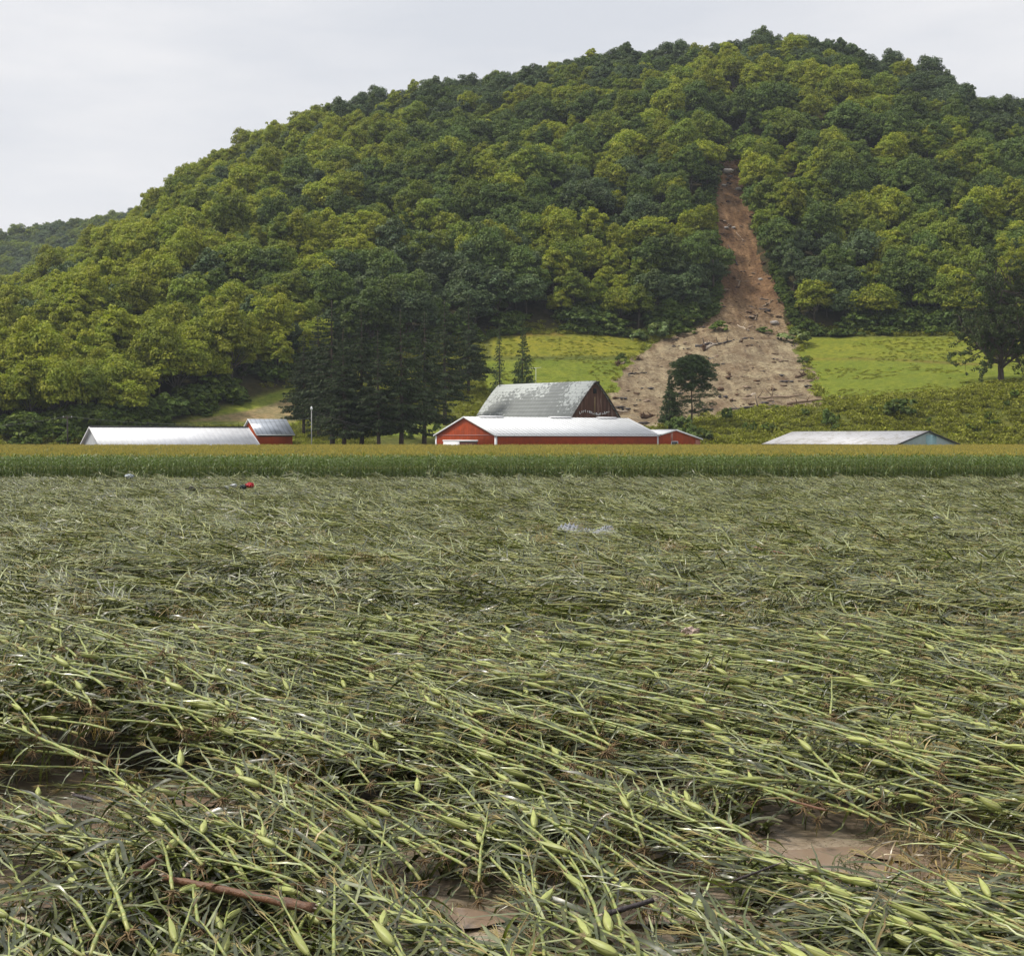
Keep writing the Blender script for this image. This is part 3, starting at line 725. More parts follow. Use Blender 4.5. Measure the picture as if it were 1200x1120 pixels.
r = empty('spruce_tree', (x, 372, z0)); mobj('foliage', lf.mesh('foliage', MT['pine']), r); mobj('trunk', tr.mesh('trunk', MT['bark'], True), r)
r.scale = (1, 1, (P(585, 380, 372).z - z0) / 15); tag(r, 'thin sparse spruce beside the dense dark row above the barn roof', 'tree')
lf, tr = spruce(np.random.default_rng(321), 15, 4.4, .05, -0.15, .95, 'pine')
x = (613 - 600) / FPX * 372; z0 = float(terrain(x, 372))
r = empty('spruce_tree', (x, 372, z0)); mobj('foliage', lf.mesh('foliage', MT['pine']), r); mobj('trunk', tr.mesh('trunk', MT['bark'], True), r)
r.scale = (1, 1, (P(613, 385, 372).z - z0) / 15); tag(r, 'lone pointed spruce with upswept boughs rising above the grey barn roof', 'tree')

def pine(rng, H, R):
    tr = MB(); z = np.linspace(-0.4, H * .93, 10); tr.tube(np.c_[np.cumsum(rng.normal(size=10) * .05), np.cumsum(rng.normal(size=10) * .05), z], np.linspace(.22, .05, 10), 8)
    lf = MB()
    levels = [(0.20, .75), (0.30, .95), (.37, .5), (.44, 1.0), (.53, .8), (.6, .9), (.68, .92), (.75, .9), (.80, .8), (.85, .7), (.90, .58), (.95, .4), (.99, .15)]
    for fz, fr in levels:
        for b_ in range(8):
            if fz < .5 and rng.random() < .3: continue
            a = b_ * .785 + fz * 9 + rng.normal() * .2; L = R * fr * rng.uniform(.72, 1.0) + .2; s = np.linspace(0, 1, 6)
            px = np.c_[np.cos(a) * L * s, np.sin(a) * L * s, fz * H * .95 + .28 * L * s ** 1.5 - (.18 * L * s if fz < .5 else 0)]
            tr.tube(px, np.linspace(.06, .02, 6), 5, cap=False)
            for q_ in (0.45, .62, .78, .9, 1.0):
                p = np.array([np.interp(q_, s, px[:, j]) for j in range(3)]) + rng.normal(size=3) * .18 * R * .4
                k = 170 if fz > .5 else 90
                d = rng.normal(size=(k, 3)); d /= np.linalg.norm(d, axis=1)[:, None]; d[:, 2] = np.abs(d[:, 2]) * .9 - .2
                c = p + d * .9 * (1, 1, .8) * rng.uniform(.5, 1.1, (k, 1)); w = np.cross(d, rng.normal(size=(k, 3))); w /= np.linalg.norm(w, axis=1)[:, None]
                V = np.stack([c - d * .16, c - w * .045, c + d * .22, c + w * .045], 1).reshape(-1, 3)
                tn = rng.uniform(.6, 1.4, k); lf.add(V, np.arange(4 * k).reshape(-1, 4), np.repeat(np.stack([tn] * 3, -1), 4, 0))
    return lf, tr
lf, tr = pine(np.random.default_rng(400), 15.2, 5.4)
p = ground_at(811, 500); D = p.y
r = empty('pine_tree', (p.x, D, p.z)); mobj('foliage', lf.mesh('foliage', MT['pine']), r); mobj('trunk', tr.mesh('trunk', MT['bark'], True), r)
r.scale = (1.0, 1.0, (P(811, 417, D).z - p.z) / 15.2); tag(r, 'single dark pine with a rounded top standing before the mud fan', 'tree')
lf, tr = spruce(np.random.default_rng(402), 11, 2.9, .1, .05, 1.3)
r = empty('pine_tree', (p.x - 4.6, D + 1, p.z + .1)); mobj('foliage', lf.mesh('foliage', MT['pine']), r); mobj('trunk', tr.mesh('trunk', MT['bark'], True), r)
r.scale = (1, 1, (P(786, 438, D).z - p.z) / 11); tag(r, 'smaller narrow pine leaning close beside the rounded one', 'tree')

# big oak on the right
rng = np.random.default_rng(500)
D = 368; x = (1172 - 600) / FPX * D; z0 = float(terrain(x, D)); Ht = P(1172, 292, D).z - z0
def oak():
    tr = MB(); lf = MB(); H = Ht
    tr.tube([(0, 0, -.6), (0, 0, .5), (.1, 0, 2), (.0, .1, 3.6), (.4, 0, 7)], [1.35, .95, .8, .75, .6], 12)
    tips = []
    def br(p, d, L, r, lev):
        n = 6; q = [p]; dd = np.array(d, float)
        for k in range(n):
            dd = dd + rng.normal(size=3) * .16 + np.array([0, 0, .05]); dd /= np.linalg.norm(dd); q.append(q[-1] + dd * L / n)
        tr.tube(q, np.linspace(r, r * .35, n + 1), 6)
        if lev == 0: tips.extend(q[2:]); return
        for k in range(2, n + 1):
            for _ in range(1 + (lev > 1)):
                e = dd * .55 + rng.normal(size=3) * .65; e[2] = e[2] * .7 + .1; e /= np.linalg.norm(e)
                br(np.array(q[k]), e, L * rng.uniform(.42, .62), r * .42, lev - 1)
    for a in np.linspace(0, 6.28, 8)[:-1]:
        br(np.array([0, 0, rng.uniform(2.8, 4.5)]), (np.cos(a), np.sin(a), rng.uniform(.10, .75)), rng.uniform(10, 13), .38, 2)
    for a in (0.5, 2.6, 4.7, 3.6): br(np.array([.2, 0, 6.5]), (np.cos(a) * .4, np.sin(a) * .4, 1), 15, .42, 2)
    T = np.array(tips); T = T[rng.permutation(len(T))[:1500]]
    for p in T:
        k = 26; d = rng.normal(size=(k, 3)); d /= np.linalg.norm(d, axis=1)[:, None]
        rr = rng.uniform(.55, 1.1); c = p + d * rr * (1, 1, .6) * rng.uniform(.4, 1, (k, 1)); n = d * .5 + (0, 0, .6) + rng.normal(size=(k, 3)) * .4
        V, F = leaf_quads(c, n, rng.uniform(.22, .5, k), 1.3, rng=rng); tn = rng.uniform(.7, 1.3, k) * rng.uniform(.85, 1.2)
        lf.add(V, F, np.repeat(np.stack([tn] * 3, -1), 4, 0))
    return lf, tr, T[:, 2].max()
lf, tr, topz = oak()
r = empty('oak_tree', (x, D, z0)); mobj('crown', lf.mesh('crown', MT['oak']), r); mobj('trunk', tr.mesh('trunk', MT['bark'], True), r)
r.scale = (0.82, 0.82, Ht / topz); r.rotation_euler = (0, 0, 0.6); tag(r, 'big dark spreading oak with low limbs on the bank above the weeds', 'tree')

# ------------------------------------------------------------------ buildings
def metal_wall(name, col, rib=0.3, rough=0.5, wear=0.15):
    m, nt, b = M(name); oc = objcoord(nt)
    c = mulmix(nt, col, ramp(nt, noise(nt, 0.8, 6, oc, .6), [(0.3, (1 - wear,) * 3), (0.7, (1 + wear * .4,) * 3)]))
    mp = node(nt, 'ShaderNodeMapping'); mp.inputs['Scale'].default_value = (8, 8, .35); nt.links.new(oc, mp.inputs['Vector'])
    c = mulmix(nt, c, ramp(nt, noise(nt, 1.0, 4, mp.outputs[0]), [(0.3, (1 - wear,) * 3), (0.6, (1.0,) * 3)]))
    nt.links.new(c, b.inputs['Base Color']); b.inputs['Roughness'].default_value = rough
    w = node(nt, 'ShaderNodeTexWave', Scale=0.5 / rib); w.wave_type = 'BANDS'; w.bands_direction = 'X'
    nt.links.new(oc, w.inputs['Vector']); bump(nt, b, w.outputs['Fac'], 0.5, 0.03)
    return m
def roof_mat(name, col, streak=(0.8, 1.05), rough=0.5, metal=0.0, patch=None):
    m, nt, b = M(name); oc = objcoord(nt)
    w = node(nt, 'ShaderNodeTexWave', Scale=0.30); w.wave_type = 'BANDS'; w.bands_direction = 'X'; nt.links.new(oc, w.inputs['Vector'])
    c = mulmix(nt, col, ramp(nt, w.outputs['Fac'], [(0.0, (streak[0],) * 3), (0.35, (streak[1],) * 3)]))
    c = mulmix(nt, c, ramp(nt, noise(nt, .6, 5, oc), [(0.3, (.88,) * 3), (.7, (1.04,) * 3)]))
    if patch:
        big = noise(nt, patch[0], 2, oc); fine = noise(nt, patch[1], 6, oc, .7)
        s = node(nt, 'ShaderNodeMath'); s.operation = 'MULTIPLY_ADD'; nt.links.new(fine, s.inputs[0]); s.inputs[1].default_value = 1.1; nt.links.new(big, s.inputs[2])
        zz = node(nt, 'ShaderNodeSeparateXYZ'); nt.links.new(oc, zz.inputs[0])
        s2 = node(nt, 'ShaderNodeMath'); s2.operation = 'MULTIPLY_ADD'; nt.links.new(zz.outputs['Z'], s2.inputs[0]); s2.inputs[1].default_value = patch[4]; nt.links.new(s.outputs[0], s2.inputs[2]); s = s2
        s3 = node(nt, 'ShaderNodeMath'); s3.operation = 'MULTIPLY'; nt.links.new(s.outputs[0], s3.inputs[0]); s3.inputs[1].default_value = .4
        c = mulmix(nt, c, patch[2], ramp(nt, s3.outputs[0], [(patch[3] * .4, (0, 0, 0)), (patch[3] * .4 + .012, (1, 1, 1))]), 'MIX')
    nt.links.new(c, b.inputs['Base Color']); b.inputs['Roughness'].default_value = rough; b.inputs['Metallic'].default_value = metal
    bump(nt, b, w.outputs['Fac'], .4, .03); return m
WHITE = plain('white_trim_paint', (0.80, 0.81, 0.83), .5, .06, 2)
RED = metal_wall('red_metal_wall', (0.47, 0.068, 0.010), .3, .6, .3)
REDWOOD = metal_wall('red_painted_boards', (0.52, 0.078, 0.010), .25, .7, .15)
DARKT = plain('dark_eave_trim', (0.03, 0.03, 0.035), .6, .2)
ALUM = metal_wall('grey_corrugated_wall', (0.52, 0.54, 0.57), .25, .5, .12)
AQUA = metal_wall('pale_aqua_wall', (0.46, 0.56, 0.57), .25, .55, .15)
TEAL = plain('teal_door', (0.27, 0.44, 0.46), .5, .1)
ROOFW = roof_mat('white_metal_roof', (0.86, 0.87, 0.90), (0.93, 1.0), .45)
ROOFR = roof_mat('ribbed_white_roof', (0.80, 0.82, 0.84), (0.62, 1.04), .4)
ROOFG = roof_mat('grey_metal_roof', (0.43, 0.47, 0.53), (0.75, 1.05), .4, .3)
ROOFL = roof_mat('weathered_pale_roof', (0.50, 0.50, 0.52), (0.85, 1.05), .55, 0, (.35, 1.6, (0.36, .35, .34), 1.12, 0.0))
SHING = roof_mat('flaking_shingle_roof', (0.20, 0.215, 0.21), (0.93, 1.02), .8, 0, (.075, 1.3, (0.46, .49, .48), 1.50, 0.038))

def building(name, A, th, L, W, eave, ridge, wall, roof, label, cat, over=.35, asym=.5, trim=None, flip=1, z0=-.3, door=None, gable_trim=True):
    """near eave corner A=(x,y); local x along the ridge, local y to the far side"""
    r = empty(name, (A[0], A[1], 0), th); tag(r, label, cat)
    r['category'] = cat
    e2 = ridge[1] if isinstance(ridge, tuple) else eave; rd = ridge[0] if isinstance(ridge, tuple) else ridge
    yr = W * asym
    mb = MB(); prof = [(0, z0), (W, z0), (W, e2 - .05), (yr, rd - .05), (0, eave - .05)]
    n = 5; V = [(0, y, z) for y, z in prof] + [(L, y, z) for y, z in prof]
    mb._poly(V, [[4, 3, 2, 1, 0], [5, 6, 7, 8, 9]] + [[i, (i + 1) % n, (i + 1) % n + n, i + n] for i in (0, 1, 4)], None)
    mb.obj('wall', wall, r)
    s1 = (rd - eave) / yr; s2 = (rd - e2) / (W - yr)
    mb = MB(); o = over
    mb.slab([(-o, -o, eave - s1 * o), (L + o, -o, eave - s1 * o), (L + o, yr, rd), (-o, yr, rd)], .10)
    mb.slab([(L + o, W + o, e2 - s2 * o), (-o, W + o, e2 - s2 * o), (-o, yr + .002, rd), (L + o, yr + .002, rd)], .10)
    mb.obj('roof', roof, r)
    if trim:
        tb = MB()
        for xx in (-o - .06, L + o + .02):
            for (ya, za, yb, zb) in ((-o, eave - s1 * o, yr, rd), (yr, rd, W + o, e2 - s2 * o)):
                V = [(xx, ya, za - .26), (xx + .05, ya, za - .26), (xx + .05, yb, zb - .26), (xx, yb, zb - .26), (xx, ya, za + .03), (xx + .05, ya, za + .03), (xx + .05, yb, zb + .03), (xx, yb, zb + .03)]
                tb.add(V, [(0, 3, 2, 1), (4, 5, 6, 7), (0, 1, 5, 4), (1, 2, 6, 5), (2, 3, 7, 6), (3, 0, 4, 7)])
        tb.box((-o, -o - .06, eave - s1 * o - .22), (L + o, -o - .01, eave - s1 * o + .01))
        tb.obj('roof_trim', trim, r)
    return r
def L2(r, mb, name, mat, sub=None): return mb.obj(name, mat, sub or r)

def pxy(u, Y): return ((u - 600) / FPX * Y, Y)
# long white shed
ws = building('farm_shed', pxy(118, 300), math.radians(30), 30.6, 12, 2.45, 5.65, ALUM, ROOFW, 'long white-roofed shed with a grey gable half hidden by the corn', 'shed', .45, trim=WHITE)
mb = MB(); mb.slab([(-.5, 5.7, 5.70), (31.1, 5.7, 5.70), (31.1, 6.0, 5.76), (-.5, 6.0, 5.76)], .04); mb.slab([(31.1, 6.3, 5.70), (-.5, 6.3, 5.70), (-.5, 6.01, 5.76), (31.1, 6.01, 5.76)], .04); mb.obj('ridge_cap', DARKT, ws)
mb = MB(); mb.box((.3, -.03, 1.9), (30.3, -.006, 2.2)); mb.obj('eave_vent', DARKT, ws)
# small red barn
rb = building('small_barn', pxy(302, 325), math.radians(35), 7.8, 7.0, 4.5, 7.35, REDWOOD, ROOFG, 'small bright red barn with a steep grey metal roof beside the white shed', 'barn', .4)
tb = MB()
for (ya, za, yb, zb) in ((-.4, 4.17, 3.5, 7.35), (3.5, 7.35, 7.4, 4.17)):
    V = [(-.46, ya, za - .2), (-.41, ya, za - .2), (-.41, yb, zb - .2), (-.46, yb, zb - .2), (-.46, ya, za + .04), (-.41, ya, za + .04), (-.41, yb, zb + .04), (-.46, yb, zb + .04)]
    tb.add(V, [(0, 3, 2, 1), (4, 5, 6, 7), (0, 1, 5, 4), (1, 2, 6, 5), (2, 3, 7, 6), (3, 0, 4, 7)])
tb.box((-.4, -.46, 4.0), (8.2, -.41, 4.18)); tb.obj('roof_trim', WHITE, rb)
tb = MB(); tb.box((0.1, -.03, 3.75), (7.7, -.01, 4.3)); tb.obj('eave_board', DARKT, rb)
# long red shed
rs = building('long_shed', pxy(581, 290), math.radians(40), 41, 17.7, 4.15, 7.45, RED, ROOFR, 'long red metal shed with a ribbed white roof and white trim', 'shed', .3, trim=WHITE)
mb = MB(); mb.box((-.07, -.07, -.3), (.28, .28, 4.1)); mb.obj('corner_trim', WHITE, rs)
mb = MB(); mb.box((-.07, 17.4, -.3), (.28, 17.77, 4.1)); mb.obj('corner_trim', WHITE, rs)
mb = MB(); mb.box((40.75, -.07, -.3), (41.07, .28, 4.1)); mb.obj('corner_trim', WHITE, rs)
mb = MB(); mb.box((.05, -.035, 3.75), (40.95, -.008, 4.22)); mb.obj('eave_board', DARKT, rs)
mb = MB(); mb.box((-.04, .3, 3.95), (-.006, 17.4, 4.1)); mb.obj('gable_band', plain('faded_red_band', (.38, .16, .14), .6, .1), rs)
mb = MB(); mb.box((-.16, 5.0, 2.85), (-.02, 15.4, 3.15)); mb.obj('door_rail', WHITE, rs)
mb = MB(); mb.box((-.14, 10.4, -.2), (-.05, 15.2, 2.86)); d_ = mb.obj('sliding_door', WHITE, rs)
mb = MB(); mb.box((-.05, 5.2, 0), (-.012, 10.4, 2.86)); mb.obj('doorway', plain('dark_interior', (.07, .02, .012), .9, .3), rs)
for xa, xb in ((3.2, 8.8), (20.5, 26.0), (33.0, 38)):
    mb = MB(); mb.slab([(xa, 8.3, 7.42), (xb, 8.3, 7.42), (xb, 8.85, 7.62), (xa, 8.85, 7.62)], .05); mb.slab([(xb, 9.4, 7.42), (xa, 9.4, 7.42), (xa, 8.86, 7.62), (xb, 8.86, 7.62)], .05)
    mb.obj('ridge_vent', WHITE, rs)
# red extension: gable faces out of the same wall
ext = empty('shed_extension', (*pxy(774.5, 316.2), 0), math.radians(40)); tag(ext, 'small red lean-to extension with an off-centre peak at the end of the long shed', 'shed')
mb = MB(); prof = [(0, -.3), (11.1, -.3), (11.1, 3.35), (3.9, 5.1), (0, 4.25)]
V = [(x, 0, z) for x, z in prof] + [(x, 10, z) for x, z in prof]
mb._poly(V, [[0, 1, 2, 3, 4], [9, 8, 7, 6, 5]] + [[(i + 1) % 5, i, i + 5, (i + 1) % 5 + 5] for i in (0, 1, 4)], None); mb.obj('wall', RED, ext)
mb = MB(); mb.slab([(-.5, -.25, 4.2), (3.9, -.25, 5.18), (3.9, 10.2, 5.18), (-.5, 10.2, 4.2)], .09); mb.slab([(3.902, -.25, 5.18), (11.5, -.25, 3.32), (11.5, 10.2, 3.32), (3.902, 10.2, 5.18)], .09); mb.obj('roof', ROOFR, ext)
mb = MB()
for (xa, za, xb, zb) in ((-.2, 4.26, 3.9, 5.18), (3.9, 5.18, 11.55, 3.31)):
    V = [(xa, -.32, za - .26), (xb, -.32, zb - .26), (xb, -.27, zb - .26), (xa, -.27, za - .26), (xa, -.32, za + .03), (xb, -.32, zb + .03), (xb, -.27, zb + .03), (xa, -.27, za + .03)]
    mb.add(V, [(0, 3, 2, 1), (4, 5, 6, 7), (0, 1, 5, 4), (1, 2, 6, 5), (2, 3, 7, 6), (3, 0, 4, 7)])
mb.obj('roof_trim', WHITE, ext)
mb = MB(); mb.box((2.9, -.06, 1.6), (4.6, -.01, 2.75)); w_ = mb.obj('window', plain('dark_glass', (.02, .02, .025), .2, .1), ext)
mb = MB(); mb.box((2.8, -.08, 2.75), (4.7, -.02, 2.88)); mb.box((2.8, -.08, 1.48), (4.7, -.02, 1.6)); mb.box((2.8, -.08, 1.6), (2.9, -.02, 2.75)); mb.box((4.6, -.08, 1.6), (4.7, -.02, 2.75)); mb.obj('frame', WHITE, w_)
mb = MB(); mb.box((2.7, -.04, 3.0), (3.3, -.008, 4.5)); mb.obj('faded_panel', plain('faded_panel', (.45, .22, .17), .7, .3), ext)
mb = MB(); mb.box((9.7, -.04, 1.0), (10.9, -.008, 3.1)); mb.obj('faded_panel', plain('faded_panel_two', (.42, .17, .12), .7, .3), ext)
# low pale shed on the right; local x along the ridge away from its near gable
gs = empty('low_shed', (*pxy(1051, 290), 0), math.radians(-60)); tag(gs, 'low pale shed with a weathered roof and aqua gable behind the corn', 'shed')
Lg, Wg = 37.4, 15.0
mb = MB(); prof = [(0, -.3), (Wg, -.3), (Wg, 2.4), (Wg / 2, 4.72), (0, 2.4)]
V = [(0, y, z) for y, z in prof] + [(-Lg, y, z) for y, z in prof]
mb._poly(V, [[0, 1, 2, 3, 4], [9, 8, 7, 6, 5]] + [[(i + 1) % 5, i, i + 5, (i + 1) % 5 + 5] for i in (0, 1, 4)], None); mb.obj('wall', AQUA, gs)
mb = MB(); mb.slab([(-Lg - .3, -.4, 2.33), (.3, -.4, 2.33), (.3, Wg / 2, 4.8), (-Lg - .3, Wg / 2, 4.8)], .09)
mb.slab([(.3, Wg + .4, 2.33), (-Lg - .3, Wg + .4, 2.33), (-Lg - .3, Wg / 2 + .002, 4.8), (.3, Wg / 2 + .002, 4.8)], .09); mb.obj('roof', ROOFL, gs)
mb = MB()
for (ya, za, yb, zb) in ((-.4, 2.33, Wg / 2, 4.8), (Wg / 2, 4.8, Wg + .4, 2.33)):
    V = [(.31, ya, za - .2), (.36, ya, za - .2), (.36, yb, zb - .2), (.31, yb, zb - .2), (.31, ya, za + .04), (.36, ya, za + .04), (.36, yb, zb + .04), (.31, yb, zb + .04)]
    mb.add(V, [(0, 3, 2, 1), (4, 5, 6, 7), (0, 1, 5, 4), (1, 2, 6, 5), (2, 3, 7, 6), (3, 0, 4, 7)])
mb.box((-Lg, -.46, 2.12), (.3, -.41, 2.34)); mb.obj('roof_trim', DARKT, gs)
mb = MB(); mb.box((.01, 7.0, -.2), (.05, 9.6, 4.05)); mb.obj('door', TEAL, gs)
# old barn with a bowed roof, weathered gable to the right
thb = math.radians(-52); ob = empty('old_barn', (*pxy(663.5, 340), 0), thb); tag(ob, 'old weathered barn with a bowed grey roof shedding its covering and a brown gable', 'barn')
Wb, Lb, zr0 = 15.8, 33.0, 15.5
ys_ = np.linspace(0, 1, 13); zprof = 6.3 + (zr0 - 6.3) * (1 - (1 - ys_) ** 1.14) ** 0.96
half = [(Wb / 2 * y, z) for y, z in zip(ys_, zprof)]
prof = half + [(Wb - y, z) for y, z in half[::-1][1:]]
m, nt, b = M('weathered_barn_boards'); oc = objcoord(nt)
mp = node(nt, 'ShaderNodeMapping'); mp.inputs['Scale'].default_value = (2.2, 2.2, .16); nt.links.new(oc, mp.inputs['Vector'])
c = ramp(nt, noise(nt, 1.0, 5, mp.outputs[0], .65), [(0.32, (.045, .020, .012)), (.52, (.105, .042, .022)), (.62, (.21, .13, .10)), (.72, (.42, .38, .36))])
w = node(nt, 'ShaderNodeTexWave', Scale=2.0); w.bands_direction = 'Y'; nt.links.new(oc, w.inputs['Vector'])
c = mulmix(nt, c, ramp(nt, w.outputs['Fac'], [(0.0, (.55,) * 3), (.25, (1,) * 3)])); nt.links.new(c, b.inputs['Base Color']); b.inputs['Roughness'].default_value = .9
BARNW = m
pw = [(0, -.5)] + [(y, z - .08) for y, z in prof] + [(Wb, -.5)]
n = len(pw); V = [(0, y, z) for y, z in pw] + [(-Lb, y, z) for y, z in pw]
mb = MB(); cz = 4.0
Vc = V + [(0, Wb / 2, cz), (-Lb, Wb / 2, cz)]
mb._poly(Vc, [[(i + 1) % n, i, 2 * n] for i in range(n)] + [[n + i, n + (i + 1) % n, 2 * n + 1] for i in range(n)] + [[0, 1, 1 + n, n], [n - 2, n - 1, 2 * n - 1, 2 * n - 2]], None); mb.obj('wall', BARNW, ob)
mb = MB(); pr = [(-.35, prof[0][1] - .45)] + prof + [(Wb + .35, prof[0][1] - .45)]
for (y0, z0_), (y1, z1_) in zip(pr[:-1], pr[1:]):
    mb.add([(-Lb - .5, y0, z0_), (.55, y0, z0_), (.55, y1, z1_), (-Lb - .5, y1, z1_), (-Lb - .5, y0, z0_ + .14), (.55, y0, z0_ + .14), (.55, y1, z1_ + .14), (-Lb - .5, y1, z1_ + .14)],
           [(0, 3, 2, 1), (4, 5, 6, 7), (0, 1, 5, 4), (1, 2, 6, 5), (2, 3, 7, 6), (3, 0, 4, 7)])
mb.obj('roof', SHING, ob)
mb = MB()
for (y0, z0_), (y1, z1_) in zip(pr[:-1], pr[1:]):
    mb.add([(.56, y0, z0_ - .22), (.62, y0, z0_ - .22), (.62, y1, z1_ - .22), (.56, y1, z1_ - .22), (.56, y0, z0_ + .16), (.62, y0, z0_ + .16), (.62, y1, z1_ + .16), (.56, y1, z1_ + .16)],
           [(0, 3, 2, 1), (4, 5, 6, 7), (0, 1, 5, 4), (1, 2, 6, 5), (2, 3, 7, 6), (3, 0, 4, 7)])
mb.obj('barge_board', plain('brown_barge', (.06, .035, .03), .8, .3), ob)
mb = MB(); mb.box((.01, Wb / 2 - .45, zr0 - 2.6), (.07, Wb / 2 + .45, zr0 - 1.5)); mb.obj('hay_opening', plain('black_opening', (.008,) * 3, .9, .1), ob)
mb = MB(); mb.slab([(.5, Wb / 2 - .9, zr0 - .4), (1.5, Wb / 2 - .05, zr0 + .1), (1.5, Wb / 2 + .05, zr0 + .1), (.5, Wb / 2 + .9, zr0 - .4)], .12); mb.obj('hay_hood', DARKT, ob)
mb = MB(); mb.box((.01, Wb / 2 - .16, 8.2), (.045, Wb / 2 + .12, 12.2)); mb.obj('pale_board', plain('ochre_board', (.23, .16, .07), .8, .4, 1.5), ob)
mb = MB(); rr_ = random.Random(9); y = 3.6                       # worn, unreadable white lettering across the gable
while y < 12.0:
    w_ = rr_.uniform(.22, .42); hgt = rr_.uniform(.38, .62); zc = 8.55 + .30 * math.sin((y - 3.6) * .9)
    mb.box((.03, y, zc), (.05, y + .10, zc + hgt)); mb.box((.03, y + .13, zc + hgt * rr_.choice([0, .4, .8])), (.05, y + w_, zc + hgt * .2 + hgt * rr_.choice([.2, .5, .8]))); y += w_ + rr_.uniform(.14, .3)
mb.obj('painted_lettering', WHITE, ob)

# ------------------------------------------------------------------ poles, wires, fence, antenna
p = P(365, 478, 296); r = empty('yard_light_pole', (p.x, p.y, 0)); tag(r, 'slim grey pole topped by a yard lamp beside the small red barn', 'light pole')
GREYP = plain('weathered_pole', (.36, .36, .35), .7, .2); mb = MB(); mb.tube([(0, 0, -.3), (0, 0, p.z - .1)], [.10, .075], 10); mb.obj('pole', GREYP, r)
mb = MB(); mb.tube([(0, 0, p.z - .9), (.15, -.5, p.z - .55)], .03, 6); mb.obj('bracket', GREYP, r)
mb = MB(); mb.tube([(0, 0, p.z - .35), (0, 0, p.z - .1), (0, 0, p.z + .1), (0, 0, p.z + .3)], [.18, .21, .16, .04], 12); mb.obj('lamp', WHITE, r)
p1 = P(79, 487, 292); r = empty('utility_pole', (p1.x, p1.y, 0)); tag(r, 'dark wooden utility pole carrying wires before the wood at the corn edge', 'utility pole')
mb = MB(); mb.tube([(0, 0, -.3), (0, 0, p1.z)], [.17, .12], 10); mb.obj('pole', plain('dark_pole', (.035, .028, .022), .8, .3), r)
mb = MB(); mb.box((-.9, -.06, p1.z - .45), (.9, .06, p1.z - .3)); mb.obj('crossarm', MT['bark'], r)
for dx in (-.75, .75):
    mb = MB(); mb.tube([(dx, 0, p1.z - .3), (dx, 0, p1.z - .08)], [.06, .04], 8); mb.obj('insulator', WHITE, r)
def wire(a, b_, sag, label, n=24):
    t = np.linspace(0, 1, n)[:, None]; q = np.array(a) * (1 - t) + np.array(b_) * t; q[:, 2] -= sag * 4 * (t * (1 - t))[:, 0]
    mb = MB(); mb.tube(q, .020, 5); o = mb.obj('power_line', plain('wire_grey', (.20, .20, .19), .5, .1)); tag(o, label, 'wire')
wire((p1.x, p1.y, p1.z - .1), P(-60, 502, 292), .5, 'pale power line sagging from the utility pole across the wood')
wire((p1.x, p1.y, p1.z - .1), P(365, 490, 296), 1.3, 'pale power line from the dark utility pole over the white roof')
wire((P(365, 481, 296)), P(520, 506, 330), 1.5, 'thin wire running from the yard lamp pole into the spruces')
# farm fence behind the spruces
fr = empty('pasture_fence', (0, 0, 0)); tag(fr, 'low pasture fence of thin posts and wires behind the spruce trunks', 'fence')
fp = []
for k in range(9):
    x_ = -30 + 3.6 * k; y_ = 348.0; zf_ = float(terrain(x_, y_)); mb = MB(); mb.box((x_ - .06, y_ - .06, zf_ - .3), (x_ + .06, y_ + .06, zf_ + 1.35)); mb.obj('post', GREYP, fr); fp.append((x_, y_, zf_))
for hh in (.5, .9, 1.25):
    mb = MB(); mb.tube([(a_, b_, c_ + hh) for a_, b_, c_ in fp], .03, 5); mb.obj('rail_wire', GREYP, fr)
# antenna near the barn roof
q = P(628, 431, 392); g0 = float(terrain(q.x, q.y)); r = empty('antenna', (q.x, q.y, g0)); tag(r, 'thin white rooftop style aerial mast rising behind the grey barn roof', 'antenna')
r['label'] = 'thin white aerial mast rising behind the grey barn roof'
mb = MB(); mb.tube([(0, 0, 0), (0, 0, q.z - g0)], .06, 6); mb.obj('mast', WHITE, r)
mb = MB(); mb.tube([(-1.6, 0, q.z - g0 - .15), (1.3, 0, q.z - g0 + .05)], .05, 6)
for k in range(7): mb.tube([(-1.5 + .42 * k, -.5, q.z - g0 - .12 + .03 * k), (-1.5 + .42 * k, .5, q.z - g0 - .12 + .03 * k)], .02, 4)
mb.obj('boom', WHITE, r)

